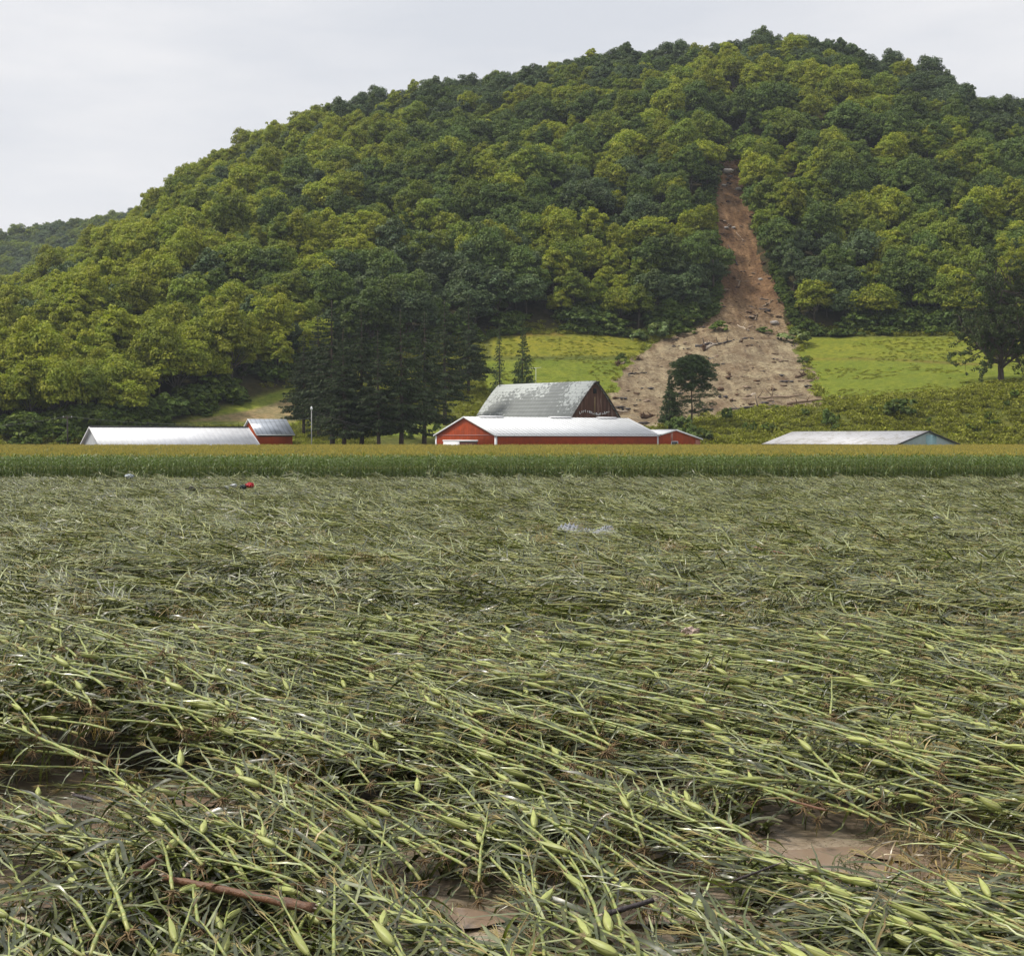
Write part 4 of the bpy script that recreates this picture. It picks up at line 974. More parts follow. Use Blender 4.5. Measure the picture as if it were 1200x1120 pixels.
# ------------------------------------------------------------------ slide debris
def log(u, v, lpx, ang, rad, mat, label, name='fallen_log', roots_=False, branches=0):
    p = ground_at(u, v); L = lpx / FPX * p.y; r = empty(name, (p.x, p.y, p.z + rad * .6)); tag(r, label, 'log')
    rg = np.random.default_rng(int(u * 7 + v)); n = 9; t = np.linspace(-.5, .5, n)
    X = np.c_[t * L * math.cos(ang), t * L * math.sin(ang), rg.normal(size=n) * .12]
    X[:, 2] += [float(terrain(p.x + a_, p.y + b_)) - p.z for a_, b_ in X[:, :2]]
    mb = MB(); mb.tube(X, np.linspace(rad * 1.2, rad * .5, n), 8); mb.obj('trunk', MT[mat], r, True)
    for k in range(branches):
        i = rg.integers(2, n - 1); d = rg.normal(size=3); d[2] = abs(d[2]) + .3; d /= np.linalg.norm(d)
        q = [X[i], X[i] + d * L * .12 + rg.normal(size=3) * .1, X[i] + d * L * .25 + rg.normal(size=3) * .3]
        mb = MB(); mb.tube(q, [rad * .45, rad * .3, rad * .12], 6); mb.obj('branch', MT[mat], r)
    if roots_:
        mb = MB(); k = 26
        for j in range(k):
            a = rg.uniform(0, 6.28); d = np.array([-math.cos(ang) * .4, -math.sin(ang) * .4 + math.cos(a) * .3, math.sin(a)]) + rg.normal(size=3) * .35; d /= np.linalg.norm(d)
            e = X[0] + d * rg.uniform(.6, 1.5); mb.tube([X[0], (X[0] + e) / 2 + rg.normal(size=3) * .15, e], [rad * .8, rad * .5, .05], 5)
        mb.obj('root_plate', MT['earth_root'], r)
    return r
log(836, 404, 44, .1, .35, 'dark_wood', 'dark fallen tree trunk lying across the upper mud fan', branches=3)
log(831, 407, 22, .9, .4, 'paleswood', 'pale snapped trunk with a root plate on the mud fan', roots_=True, branches=2)
log(728, 427, 16, 1.0, .35, 'log', 'uprooted stump at the edge between lawn and mud', name='tree_stump', roots_=True, branches=2)
log(905, 467, 70, -.15, .3, 'log', 'long broken trunk along the lower edge of the mud fan', branches=4)
log(945, 471, 46, -.05, .35, 'log', 'brown trunk near the point where mud, lawn and bank meet', branches=3)
log(975, 468, 24, .5, .3, 'dark_wood', 'dark snag poking out towards the lawn field', branches=3)
log(880, 478, 60, 0, .25, 'dark_wood', 'thin dark trunk lying below the mud fan edge', branches=2)
log(883, 464, 10, .8, .3, 'paleswood', 'short white bare log on the lower mud fan')
log(745, 438, 22, .5, .2, 'dark_wood', 'small dark branch on the mud behind the old barn', branches=2)
log(765, 489, 22, .2, .5, 'earth_root', 'tangled brown root heap beside the narrow pine', name='root_heap', roots_=True, branches=3)
log(728, 483, 16, .2, .25, 'paleswood', 'short pale log behind the roof of the long red shed')
log(890, 363, 26, -.5, .25, 'dark_wood', 'dark branch stuck at the foot of the mud chute', branches=2)
log(858, 300, 30, 1.8, .22, 'dark_wood', 'dark root strand running down the middle of the chute', branches=1)
log(836, 341, 20, .1, .3, 'dark_wood', 'short dark log at the side of the lower chute by a bare trunk')
log(940, 441, 30, .9, .35, 'earth_root', 'brown heap of roots and earth at the mud fan border', name='root_heap', branches=4)
# bare trunk standing at the chute side
p = ground_at(835, 341); mb = MB(); mb.tube([(0, 0, -.5), (.05, 0, 4), (-.1, .1, 9)], [.38, .32, .22], 8); o = mb.obj('dead_trunk', MT['bark'], None, True); o.location = p
tag(o, 'dark bare tree trunk standing upright at the side of the mud chute', 'tree trunk')
# scattered clods and sticks over the slide
qn = 700; q = np.c_[RNG.uniform(20, 130, qn * 3), RNG.uniform(335, 600, qn * 3)]; z = terrain(q[:, 0], q[:, 1]); u, v = proj(q[:, 0], q[:, 1], z)
k_ = mudmask(u, v) > .05; q, z = q[k_], z[k_]
def clod(sd, mat):
    rg = np.random.default_rng(sd); mb = MB()
    for _ in range(3):
        a = rg.uniform(0, 3.1); p_ = rg.normal(size=3) * .25; p_[2] = abs(p_[2]) * .4
        mb.tube([p_ - (math.cos(a) * .5, math.sin(a) * .5, 0), p_, p_ + (math.cos(a) * .5, math.sin(a) * .5, .1)], [.05, .28, .08], 6)
    return proto('debris_source', mb.mesh('debris', MT[mat]))
s_ = .15 + RNG.uniform(.3, 1.15, len(q)) ** 4
scatter('slide_debris', np.c_[q, z + .15], np.c_[np.zeros((len(q), 2)), RNG.uniform(0, 6.28, len(q))], np.stack([s_, s_, s_ * .7], -1), RNG.integers(0, 4, len(q)), [clod(1, 'earth_root'), clod(2, 'log'), clod(3, 'dark_wood'), clod(4, 'earth_root')])
# pale boulder high in the chute
def rock(name, loc, s, label, seed=1, mat='rock'):
    import bmesh
    bm = bmesh.new(); bmesh.ops.create_icosphere(bm, subdivisions=3, radius=1)
    rg = np.random.default_rng(seed); off = rg.uniform(0, 50)
    for v_ in bm.verts:
        k = 1 + (float(fbm(v_.co.x * 1.7 + off, v_.co.y * 1.7 + v_.co.z * 1.3, seed)) - .5) * .8; v_.co = v_.co * k; v_.co.z = max(v_.co.z, -.6)
    me = bpy.data.meshes.new(name); bm.to_mesh(me); bm.free(); me.materials.append(MT[mat]); o = mobj(name, me); o.location = loc; o.scale = s; tag(o, label, 'rock'); return o
rk = random.Random(31)
for k in range(16):
    v_ = rk.uniform(215, 470); L_, R_ = np.interp(v_, VM, ML), np.interp(v_, VM, MR); u_ = rk.uniform(L_ + 4, R_ - 4); p = ground_at(u_, v_); s_ = rk.uniform(.35, .9)
    o = rock('rock', (p.x, p.y, p.z + s_ * .3), (s_ * rk.uniform(1, 1.5), s_, s_ * .7), 'rough rock lying loose on the muddy slide', seed=40 + k, mat=rk.choice(['rock', 'earth_root', 'earth_root'])); o['group'] = 'loose rocks on the muddy slide'
for k in range(12):
    v_ = rk.uniform(250, 470); L_, R_ = np.interp(v_, VM, ML), np.interp(v_, VM, MR); u_ = rk.uniform(L_ + 5, R_ - 5)
    lg = log(u_, v_, rk.uniform(9, 22), rk.uniform(-1, 2.2), rk.uniform(.16, .3), rk.choice(['log', 'dark_wood', 'paleswood']), 'snapped tree trunk half buried in the muddy slide', branches=rk.randint(1, 4), roots_=rk.random() < .4)
    lg['group'] = 'snapped trunks half buried in the slide'
p = ground_at(851, 204); rock('boulder', (p.x, p.y - 1, p.z + .6), (2.1, 1.5, 1.0), 'pale grey boulder stuck high up in the mud chute')

# ------------------------------------------------------------------ corn
def blade(mb, p, d, L, w, g, zmin, rng, tone, segs=8, fold=.25, twist=0.0, tws=.5):
    p = np.array(p, float); d = np.array(d, float); d /= np.linalg.norm(d); ds = L / segs; rows = []
    tw = rng.uniform(-tws, tws); side = np.cross(d, (0, 0, 1)); side /= np.linalg.norm(side) + 1e-9
    for k in range(segs + 1):
        t = k / segs; ww = w * 0.5 * min(1, .55 + t * 2.2) * (1 - t ** 2.4) + .001
        s_ = np.cross(d, (0, 0, 1.0)); nn = np.linalg.norm(s_)
        side = side * .6 + (s_ / nn if nn > .15 else side) * .4; side /= np.linalg.norm(side)
        nrm = np.cross(side, d); a = tw + twist * t; sv = side * math.cos(a) + nrm * math.sin(a); nv = np.cross(sv, d)
        rows += [p - sv * ww, p - nv * ww * fold, p + sv * ww]
        d = d + np.array([0, 0, -g * ds]) + rng.normal(size=3) * (.07 if segs > 5 else .11); d /= np.linalg.norm(d)
        q = p + d * ds
        if q[2] < zmin: q[2] = zmin + .005 * k; d[2] = abs(d[2]) * .1
        p = q
    V = np.array(rows); F = []
    for k in range(segs):
        a = 3 * k; F += [(a, a + 1, a + 4, a + 3), (a + 1, a + 2, a + 5, a + 4)]
    # pale midrib shows as a lighter centre line
    C_ = np.tile(np.array(tone), (len(V), 1)); C_[1::3] *= 1.35
    mb.add(V, F, C_)

def lying(seed, nears=1, brown=.12, hang=1.0, bent=0.0, lod=0):
    """a flattened corn plant: lies along +x, its stalk about 0 in z, ground at -0.35"""
    rng = np.random.default_rng(seed); L = rng.uniform(1.9, 2.35); n = 12
    t = np.linspace(0, 1, n); X = t * L; Z = -.05 * np.exp(-t * 7) - bent * (t - .6).clip(0) ** 1.5 * .4 + rng.normal(size=n) * .005; Y = np.cumsum(rng.normal(size=n) * .007) + .02 * math.sin(seed) * t ** 2
    sp_ = np.c_[X, Y, Z]; st = MB(); rad = np.interp(t, [0, .15, .7, 1], [.0155, .0145, .010, .004])
    kk = 6 if lod == 0 else 4
    cs = np.array([1, 1, .9]) * rng.uniform(.85, 1.15)
    st.tube(sp_, rad * (1 if lod == 0 else .8), kk, cs)
    nodes = []
    for i, x in enumerate(np.arange(.14, L * .93, .165)):
        q = np.array([x, np.interp(x, X, Y), np.interp(x, X, Z)]); nodes.append(q)
        if lod == 0:
            r0 = np.interp(x, X, rad); st.tube([q - (.012, 0, 0), q, q + (.012, 0, 0)], [r0, r0 * 1.32, r0], 6, (.75, .8, .5), cap=False)
            # leaf sheath wraps the stalk above each joint
            x2 = min(x + rng.uniform(.08, .13), L); st.tube([q, (x2, np.interp(x2, X, Y), np.interp(x2, X, Z))], [r0 * 1.28, r0 * 1.12], 6, rng.choice([.72, .9, 1.0]) * np.array([.8, .95, .75]), cap=False)
    fo = MB()
    for i, q in enumerate(nodes + [n_ + (.07, 0, 0) for n_ in nodes[2:]]):
        if i < 1: continue
        s = 1 if i % 2 else -1
        LL = rng.uniform(.60, .98) * np.interp(q[0] / L, [0, .3, .8, 1], [.6, 1, .95, .6]); w = rng.uniform(.018, .040)
        dead = rng.random() < (brown * .6 + (0.45 if q[0] < .45 else 0))
        if dead: tone = (np.array([2.7, 1.5, 1.15]) if rng.random() < .5 else np.array([4.6, 2.6, 3.6])) * rng.uniform(.5, 1.1); w *= .5
        else:
            tone = np.array([.8, .85, .75]) * rng.uniform(.45, 1.45)
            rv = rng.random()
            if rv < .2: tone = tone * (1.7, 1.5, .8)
            elif rv < (.48 if lod == 0 else .62): tone = np.array([4.8, 4.35, 8.0]) * rng.uniform(.4, 1.25)  # silvery sky sheen of waxy blades, put into the leaf colour
        d = np.array([rng.uniform(.6, 1.0), s * rng.uniform(.05, .55 if lod == 0 else .9), rng.uniform(-.12, .13 if lod == 0 else .26)])
        hg = rng.random() < .30 * hang
        if hg: d = np.array([rng.uniform(.1, .5), s * rng.uniform(.2, .6), rng.uniform(-.2, .25)])
        if hg: tone = tone.clip(0, 2) * (.9, .95, .55)
        elif lod: w *= 1.35
        g = rng.uniform(.3, 1.1) * (6 if hg else 1); zl = -.36 if hg else rng.uniform(-.16, .0)
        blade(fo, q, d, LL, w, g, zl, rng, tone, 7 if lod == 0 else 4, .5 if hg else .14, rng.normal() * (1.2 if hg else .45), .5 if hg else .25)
    ears = []
    for e in range(nears):
        i = min(len(nodes) - 1, 5 + e * 2 + int(rng.integers(0, 2))); q = nodes[i]; a = rng.uniform(.10, .42) * rng.choice([-1, 1]); el = rng.uniform(-.08, .28)
        d = np.array([math.cos(a) * math.cos(el), math.sin(a) * math.cos(el), math.sin(el)]); Le = rng.uniform(.25, .33); R = rng.uniform(.029, .038)
        tt = np.linspace(0, 1, 9); rr = R * np.array([.32, .72, .97, 1.0, .97, .84, .62, .36, .12]); c0 = q + np.array([0, 0, .012]) + (0, .012 * np.sign(a), 0)
        bend = np.array([0, 0, 1]) * rng.uniform(-.02, .02); E = c0 + d * (tt[:, None] * Le + .02) + bend * (tt[:, None] ** 2)
        em = MB(); em.tube(E, rr, 8 if lod == 0 else 5, rng.uniform(.85, 1.2) * np.array([1, 1, 1.0]))
        if lod == 0:
            for h_ in range(4):     # loose husk leaves hugging the ear
                a2 = h_ * 1.6 + rng.uniform(0, .6); sd_ = np.cross(d, (0, 0, 1)); sd_ /= np.linalg.norm(sd_); up_ = np.cross(sd_, d)
                of = sd_ * math.cos(a2) + up_ * math.sin(a2); prow = []
                for t_ in np.linspace(.05, 1.08, 7):
                    rq = np.interp(t_, tt, rr) * 1.04 + (.004 if t_ < .9 else .012); c_ = c0 + d * (t_ * Le + .02) + of * rq; ww = .018 * math.sin(min(t_, 1) * 3.0) + .003
                    tg = np.cross(of, d); prow += [c_ - tg * ww - of * ww * .35, c_, c_ + tg * ww - of * ww * .35]
                F = []
                for k in range(6):
                    a_ = 3 * k; F += [(a_, a_ + 1, a_ + 4, a_ + 3), (a_ + 1, a_ + 2, a_ + 5, a_ + 4)]
                em.add(prow, F, np.array([.95, 1.0, .85]) * rng.uniform(.7, 1.05))
        sk = MB(); tip = E[-1]
        for k in range(9 if lod == 0 else 3):
            dd = d + rng.normal(size=3) * .45; sk.tube([tip - d * .012, tip + dd * .03, tip + dd * .055 + (0, 0, -.02)], [.004, .0035, .001], 4, rng.uniform(.6, 1.2) * np.array([1, 1, 1]), cap=False)
        ears.append((em, sk))
    ta = MB(); q = sp_[-1]
    for k in range(6 if lod == 0 else 3):
        d = np.array([1, rng.normal() * .13, rng.normal() * .1]); d /= np.linalg.norm(d); ta.tube([q, q + d * .12, q + d * .24 + (0, 0, -.03)], [.003, .0035, .0015], 4, (.9, .8, .7), cap=False)
    ro = MB(); q = sp_[0] + (.0, 0, -.02)
    for k in range(15 if lod == 0 else 0):
        d = rng.normal(size=3) * (.8, 1, .7) - (.5, 0, .35); d /= np.linalg.norm(d); e = q + d * rng.uniform(.07, .18); e[2] = max(e[2], -.36)
        ro.tube([q + rng.normal(size=3) * .01, (q + e) / 2 + rng.normal(size=3) * .012, e], [.008, .005, .0015], 4, rng.uniform(.35, 1.0) * np.array([1, .9, .8]), cap=False)
    return st, fo, ears, ta, ro

def ang_field(x, y):
    base = np.interp(y, [10, 16, 26, 45, 140], [122, 130, 146, 154, 156])
    return np.radians(base) + (fbm(x / 3.5, y / 5.0, 201, 3) - .5) * 1.0
NEAR = [  # seed, ears, brown, hang, bent, words
    (1, 1, .08, 1, 0, 'flattened corn plant with one husked ear and long green leaves'), (2, 2, .10, 1, .2, 'flattened corn plant carrying two pale husked ears'),
    (3, 1, .35, .6, 0, 'flattened corn plant with many withered brown lower leaves'), (4, 0, .10, .5, .3, 'flattened earless corn stalk with narrow green leaves'),
    (5, 0, .10, 1.8, 0, 'flattened corn plant whose leaves hang straight down from the stalk'), (6, 0, .05, .2, .5, 'flattened earless corn plant with long combed leaves'),
    (7, 1, .20, 1.2, 0, 'flattened corn plant with an ear close beside its stalk'), (8, 1, .06, .8, .1, 'flattened corn plant with one ear and twisted leaves')]
near_parts = []
for s_, ne, br_, hg_, bt_, lab in NEAR:
    st, fo, ears, ta, ro = lying(s_ * 13, ne, br_, hg_, bt_)
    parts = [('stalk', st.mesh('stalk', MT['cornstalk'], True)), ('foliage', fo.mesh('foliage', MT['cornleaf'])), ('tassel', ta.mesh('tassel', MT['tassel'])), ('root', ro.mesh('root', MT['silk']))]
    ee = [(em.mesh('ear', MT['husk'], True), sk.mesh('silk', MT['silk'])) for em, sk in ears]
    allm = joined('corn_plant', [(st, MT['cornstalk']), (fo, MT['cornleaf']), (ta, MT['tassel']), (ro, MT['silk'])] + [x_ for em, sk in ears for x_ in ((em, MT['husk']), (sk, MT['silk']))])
    near_parts.append((parts, ee, allm, lab))
far_me = []
for k in range(6):
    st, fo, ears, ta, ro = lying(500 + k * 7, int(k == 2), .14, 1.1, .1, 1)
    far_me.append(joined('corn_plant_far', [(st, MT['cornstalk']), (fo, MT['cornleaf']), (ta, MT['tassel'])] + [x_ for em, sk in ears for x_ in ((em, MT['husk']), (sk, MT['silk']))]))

def field_points(y0, y1, dens, pad=2.5, sd=0):
    rg = np.random.default_rng(900 + sd); w1 = .335 * y1 + pad; n = int((y1 - y0) * 2 * w1 * dens)
    x = rg.uniform(-w1, w1, n); y = rg.uniform(y0, y1, n); k = np.abs(x) < .335 * y + pad; return x[k], y[k]
def wet(x, y, a):       # does a plant whose foot is at x,y cross one of the open puddles
    hit = np.zeros(len(x), bool)
    for s_ in np.linspace(.15, 2.0, 9):
        qx, qy = x + np.cos(a) * s_, y + np.sin(a) * s_
        for (px_, py_, rx, ry) in PW: hit |= ((qx - px_) / (rx * 1.15)) ** 2 + ((qy - py_ + .35) / (ry + .34)) ** 2 < 1
    return hit
x, y = field_points(7.5, 26, 9.0, 2.5, 1)
a = ang_field(x, y) + RNG.normal(size=len(x)) * .22 + (RNG.random(len(x)) < .12) * RNG.normal(size=len(x)) * .9
k_ = ~(wet(x, y, a) & (RNG.random(len(x)) < .95)); x, y, a = x[k_], y[k_], a[k_]
mid = hum(x + np.cos(a) * 1.1, y + np.sin(a) * 1.1) * RNG.uniform(.2, 1.08, len(x))
z = mid + RNG.uniform(.0, .26, len(x)) + .12; tilt = RNG.normal(size=len(x)) * .05 + .035
roll = RNG.uniform(-.35, .35, len(x)); scl = RNG.uniform(.70, .95, len(x)); pk = RNG.choice(len(NEAR), len(x), p=[.15, .10, .12, .15, .14, .12, .11, .11])
mx_, my_ = x + np.cos(a) * .9, y + np.sin(a) * .9; pu, pv = proj(mx_, my_, z)
vis = (pu > 0) & (pu < 1200) & (pv < 1115) & (pv > 0); score = np.where(vis, -my_, -1e3); order = np.argsort(-score); ind = order[:300]; rest = order[300:]
croots = {}
for i in ind:
    kk = int(pk[i]); loc = (x[i], y[i], z[i]); rot = (roll[i], -tilt[i], a[i]); s3 = (scl[i],) * 3
    if kk not in croots:
        r = empty('corn_plant'); croots[kk] = r; parts, ee, allm, lab = near_parts[kk]
        for nm, me in parts: mobj(nm, me, r)
        for em, sk in ee: e_ = mobj('ear', em, r); mobj('silk', sk, e_)
        tag(r, lab, 'corn plant', lab.replace('plant', 'plants', 1).replace('stalk', 'stalks', 1) + ' in the near mat'); r.location = loc; r.rotation_euler = rot; r.scale = s3
    else: dup(croots[kk], loc, rot, s3)
def lay(name, x, y, z, roll, tilt, a, scl, pk, protos):
    scatter(name, np.c_[x, y, z], np.c_[roll, -tilt, a], np.stack([scl] * 3, -1), pk, protos)
lay('flattened_corn', x[rest], y[rest], z[rest], roll[rest], tilt[rest], a[rest], scl[rest], pk[rest], [proto('corn_source', q_[2]) for q_ in near_parts])
fps = [proto('corn_source_far', m_) for m_ in far_me]
for j, (y0, y1, dn) in enumerate([(26, 50, 4.8), (50, 90, 3.8), (90, 135.6, 3.2)]):
    x, y = field_points(y0, y1, dn, 3, 5 + j); n_ = len(x)
    a = ang_field(x, y) + RNG.normal(size=n_) * .50 + (RNG.random(n_) < .10) * RNG.normal(size=n_) * 1.2
    top_ = np.interp(y, [30, 100], [.16, .09]); z = hum(x, y) * np.where(RNG.random(n_) < .3, RNG.uniform(.2, .8, n_), 1) + RNG.uniform(0, 1, n_) ** 1.5 * top_ * 1.15 + .05; tilt = RNG.normal(size=n_) * np.interp(y, [30, 100], [.045, .03]) + np.where(RNG.random(n_) < .015, .3, 0)
    lay('flattened_corn', x, y, z, RNG.uniform(-.6, .6, n_), tilt, a, RNG.uniform(.80, 1.05, n_) * np.interp(y, [26, 60, 138], [.95, 1.05, 1.12]), RNG.integers(0, 6, n_), fps)

# tangles of brown roots, dead leaves and drooping blades caught in the mat
def tangle(seed, brown=True):
    rg = np.random.default_rng(seed); mb = MB()
    for k in range(46):
        c = rg.normal(size=3) * (.16, .16, .05); d = rg.normal(size=3) * (1, 1, .5) + (0, 0, .1)
        tone = (np.array([5.0, 2.9, 3.6]) if brown else np.array([1.2, 1.15, .8])) * rg.uniform(.35, 1.1)
        blade(mb, c, d, rg.uniform(.15, .5), rg.uniform(.006, .02), 5, -.3, rg, tone, 4, .2, 1)
    return mb
TG = [proto('tangle_source', tangle(700 + k, k != 3).mesh('tangle', MT['cornleaf'])) for k in range(4)]
x, y = field_points(9, 60, .75, 1, 40); k_ = (RNG.random(len(x)) < np.interp(y, [9, 30, 60], [1, .7, .35])) & (fbm(x / 2.5, y / 2.5, 333, 2) > .42); x, y = x[k_], y[k_]; n_ = len(x)
s_ = RNG.uniform(.5, 1.3, n_)
scatter('dead_leaf_tangles', np.c_[x, y, hum(x, y) + .22], np.c_[RNG.normal(size=(n_, 2)) * .2, RNG.uniform(0, 6.28, n_)], np.stack([s_, s_, s_], -1), RNG.integers(0, 4, n_), TG)
x, y = field_points(9, 24, 3.0, 1, 44); n_ = len(x); s_ = RNG.uniform(.2, .5, n_)
scatter('crop_residue_on_mud', np.c_[x, y, np.full(n_, .05)], np.c_[RNG.normal(size=(n_, 2)) * .2, RNG.uniform(0, 6.28, n_)], np.stack([s_, s_, s_ * .5], -1), RNG.integers(0, 4, n_), TG)
# a layer of limp leaves filling the mat from below
def litter(seed):
    rg = np.random.default_rng(seed); mb = MB()
    for k in range(26):
        c = rg.uniform(-.6, .6, 3) * (1, 1, 0) + (0, 0, rg.uniform(-.05, .16)); aa = rg.normal() * .5; d = (math.cos(aa), math.sin(aa), rg.uniform(-.1, .35))
        tone = np.array([1, 1, 1]) * rg.uniform(.5, 1.2)
        if rg.random() < .15: tone = np.array([2.5, 1.4, 1.0]) * rg.uniform(.4, .9)
        blade(mb, c, d, rg.uniform(.4, .8), rg.uniform(.03, .06), rg.uniform(1, 3), -.18, rg, tone, 5, .3, rg.normal())
    return mb
LT = [proto('litter_source', litter(800 + k).mesh('litter', MT['cornleaf'])) for k in range(4)]
x, y = field_points(8, 40, 1.7, 2, 41); a = ang_field(x, y)
ph = np.zeros(len(x), bool)
for (px_, py_, rx, ry) in PW: ph |= ((x - px_) / (rx + .65)) ** 2 + ((y - py_) / (ry + .65)) ** 2 < 1
x, y, a = x[~ph], y[~ph], a[~ph]; n_ = len(x)
scatter('limp_corn_leaves', np.c_[x, y, hum(x, y) * .85 + .08], np.c_[np.zeros((n_, 2)), a + RNG.normal(size=n_) * .3], np.ones((n_, 3)), RNG.integers(0, 4, n_), LT)

# upright stragglers in the flattened mat
def standing(seed, H=2.35, lean=0.0, lod=0):
    rng = np.random.default_rng(seed); st = MB(); n = 8; t = np.linspace(0, 1, n)
    X = np.c_[lean * t ** 1.6 * H + np.cumsum(rng.normal(size=n) * .01), np.cumsum(rng.normal(size=n) * .01), H * (1 - .35 * abs(lean) ** 2) * t]
    st.tube(X, np.linspace(.016, .006, n), 4, (.8, .9, .6), cap=False); fo = MB(); ph0 = rng.uniform(0, 3.14)
    for i, tt in enumerate(np.linspace(.08, .93, 12)):
        q = [np.interp(tt, t, X[:, j]) for j in range(3)]; a = ph0 + (i % 2) * math.pi + rng.normal() * .35
        L = rng.uniform(.55, .85) * np.interp(tt, [0, .3, .7, 1], [.7, 1, 1, .55]); up = np.interp(tt, [0, 1], [.55, 1.5])
        tone = np.array([1, 1, 1]) * rng.uniform(.65, 1.25) * np.interp(tt, [0, 1], [.9, 1.1])
        if tt < .2 and rng.random() < .6: tone = np.array([2.2, 1.5, 1]) * .7
        blade(fo, q, (math.cos(a), math.sin(a), up), L, rng.uniform(.06, .09), 3.4, 0.02, rng, tone, 5, .3, rng.normal() * .4)
    ear = MB(); q = np.array([np.interp(.45, t, X[:, j]) for j in range(3)]); a = ph0; d = np.array([math.cos(a) * .35, math.sin(a) * .35, .93])
    ear.tube([q, q + d * .08, q + d * .17, q + d * .24], [.012, .032, .028, .006], 5)
    ta = MB(); q = X[-1]
    for k in range(6):
        d = np.array([rng.normal() * .30, rng.normal() * .33, 1.0]); d /= np.linalg.norm(d); e = q + d * rng.uniform(.2, .34)
        ta.tube([q, (q + e) / 2, e + (d[0] * .04, d[1] * .04, -.02)], [.003, .006, .004], 3, rng.uniform(.8, 1.2) * np.array([1, 1, 1]), cap=False)
    return st, fo, ear, ta
ST = []
for k in range(6):
    st, fo, ear, ta = standing(1000 + k, 2.35); ST.append(joined('standing_corn_plant', [(st, MT['cornstalk']), (fo, MT['fieldleaf']), (ear, MT['husk']), (ta, MT['fieldtassel'])]))
LEAN = []
for k in range(3):
    st, fo, ear, ta = standing(1100 + k, 2.2, [.5, -.6, .9][k]); LEAN.append(joined('leaning_corn_plant', [(st, MT['cornstalk']), (fo, MT['fieldleaf']), (ear, MT['husk']), (ta, MT['tassel'])]))
def edge_y(x): return 138.5 + 3.2 * (vnoise(np.asarray(x) / 7.0, 0 * np.asarray(x), 5) - .5) + .02 * np.asarray(x)
FX0 = np.linspace(-44.5, 44.5, 292) + RNG.uniform(-.12, .12, 292)
first = True
for k, xx in enumerate(FX0):
    j = k % 6; yy = float(edge_y(xx)) - RNG.uniform(0, .25); s = RNG.uniform(.84, 1.03)
    o = bpy.data.objects.new('standing_corn_plant', ST[j]); COL.objects.link(o); o.location = (xx, yy, 0); o.rotation_euler = (0, 0, RNG.uniform(0, 6.28)); o.scale = (s, s, s)
    tag(o, 'upright tasselled corn plant in the front row of the standing field', 'corn plant', 'standing corn plants along the field edge')
for k, (uu_, ln_) in enumerate([(168, 0), (232, 1), (292, 0), (330, 2), (352, 1), (405, 0), (505, 2), (660, 1), (672, 2), (735, 0), (910, 1), (1036, 0), (1100, 2), (60, 1)]):
    xx = (uu_ - 600) / FPX * 137.0; o = bpy.data.objects.new('leaning_corn_plant', LEAN[k % 3]); COL.objects.link(o); o.location = (xx, 137.0, .1); o.rotation_euler = (0, 0, [0, .4, 3.0, .2, 2.9][k % 5]); o.scale = (1.1,) * 3
    tag(o, 'pale broken corn stalk leaning out of the standing field edge', 'corn plant', 'broken stalks leaning at the field edge')
# the field behind
gx, gy = [], []
rg = np.random.default_rng(77)
for row in range(14):
    n_ = 640; xx = np.linspace(-62, 62, n_) + rg.uniform(-.05, .05, n_); gx.append(xx); gy.append(edge_y(xx) + .3 + row * .75 + rg.uniform(-.1, .1, n_))
x = rg.uniform(-115, 115, 95000); y = 149 + (rg.random(95000) ** 1.0) * 150; k_ = (np.abs(x) < .335 * y + 6); gx.append(x[k_]); gy.append(y[k_])
gx, gy = np.concatenate(gx), np.concatenate(gy)
# keep the crop out of the farm buildings' footprints
inside = np.zeros(len(gx), bool)
for (A, th, L_, W_) in ((pxy(118, 300), 30, 30.6, 12), (pxy(581, 290), 40, 41, 17.7)):
    dx, dy = gx - A[0], gy - A[1]; t_ = math.radians(th); lx, ly = dx * math.cos(t_) + dy * math.sin(t_), -dx * math.sin(t_) + dy * math.cos(t_); inside |= (lx > -2) & (lx < L_ + 2) & (ly > -2) & (ly < W_ + 2)
dx, dy = gx - pxy(1051, 290)[0], gy - 290; t_ = math.radians(-60); lx, ly = dx * math.cos(t_) + dy * math.sin(t_), -dx * math.sin(t_) + dy * math.cos(t_); inside |= (lx < 2) & (lx > -39) & (ly > -2) & (ly < 17)
gx, gy = gx[~inside], gy[~inside]; n_ = len(gx); s_ = rg.uniform(.82, .96, n_)
scatter('standing_corn_field', np.c_[gx, gy, np.zeros(n_)], np.c_[np.zeros((n_, 2)), rg.uniform(0, 6.28, n_)], np.stack([s_] * 3, -1), rg.integers(0, 6, n_), [proto('standing_source', m_) for m_ in ST])

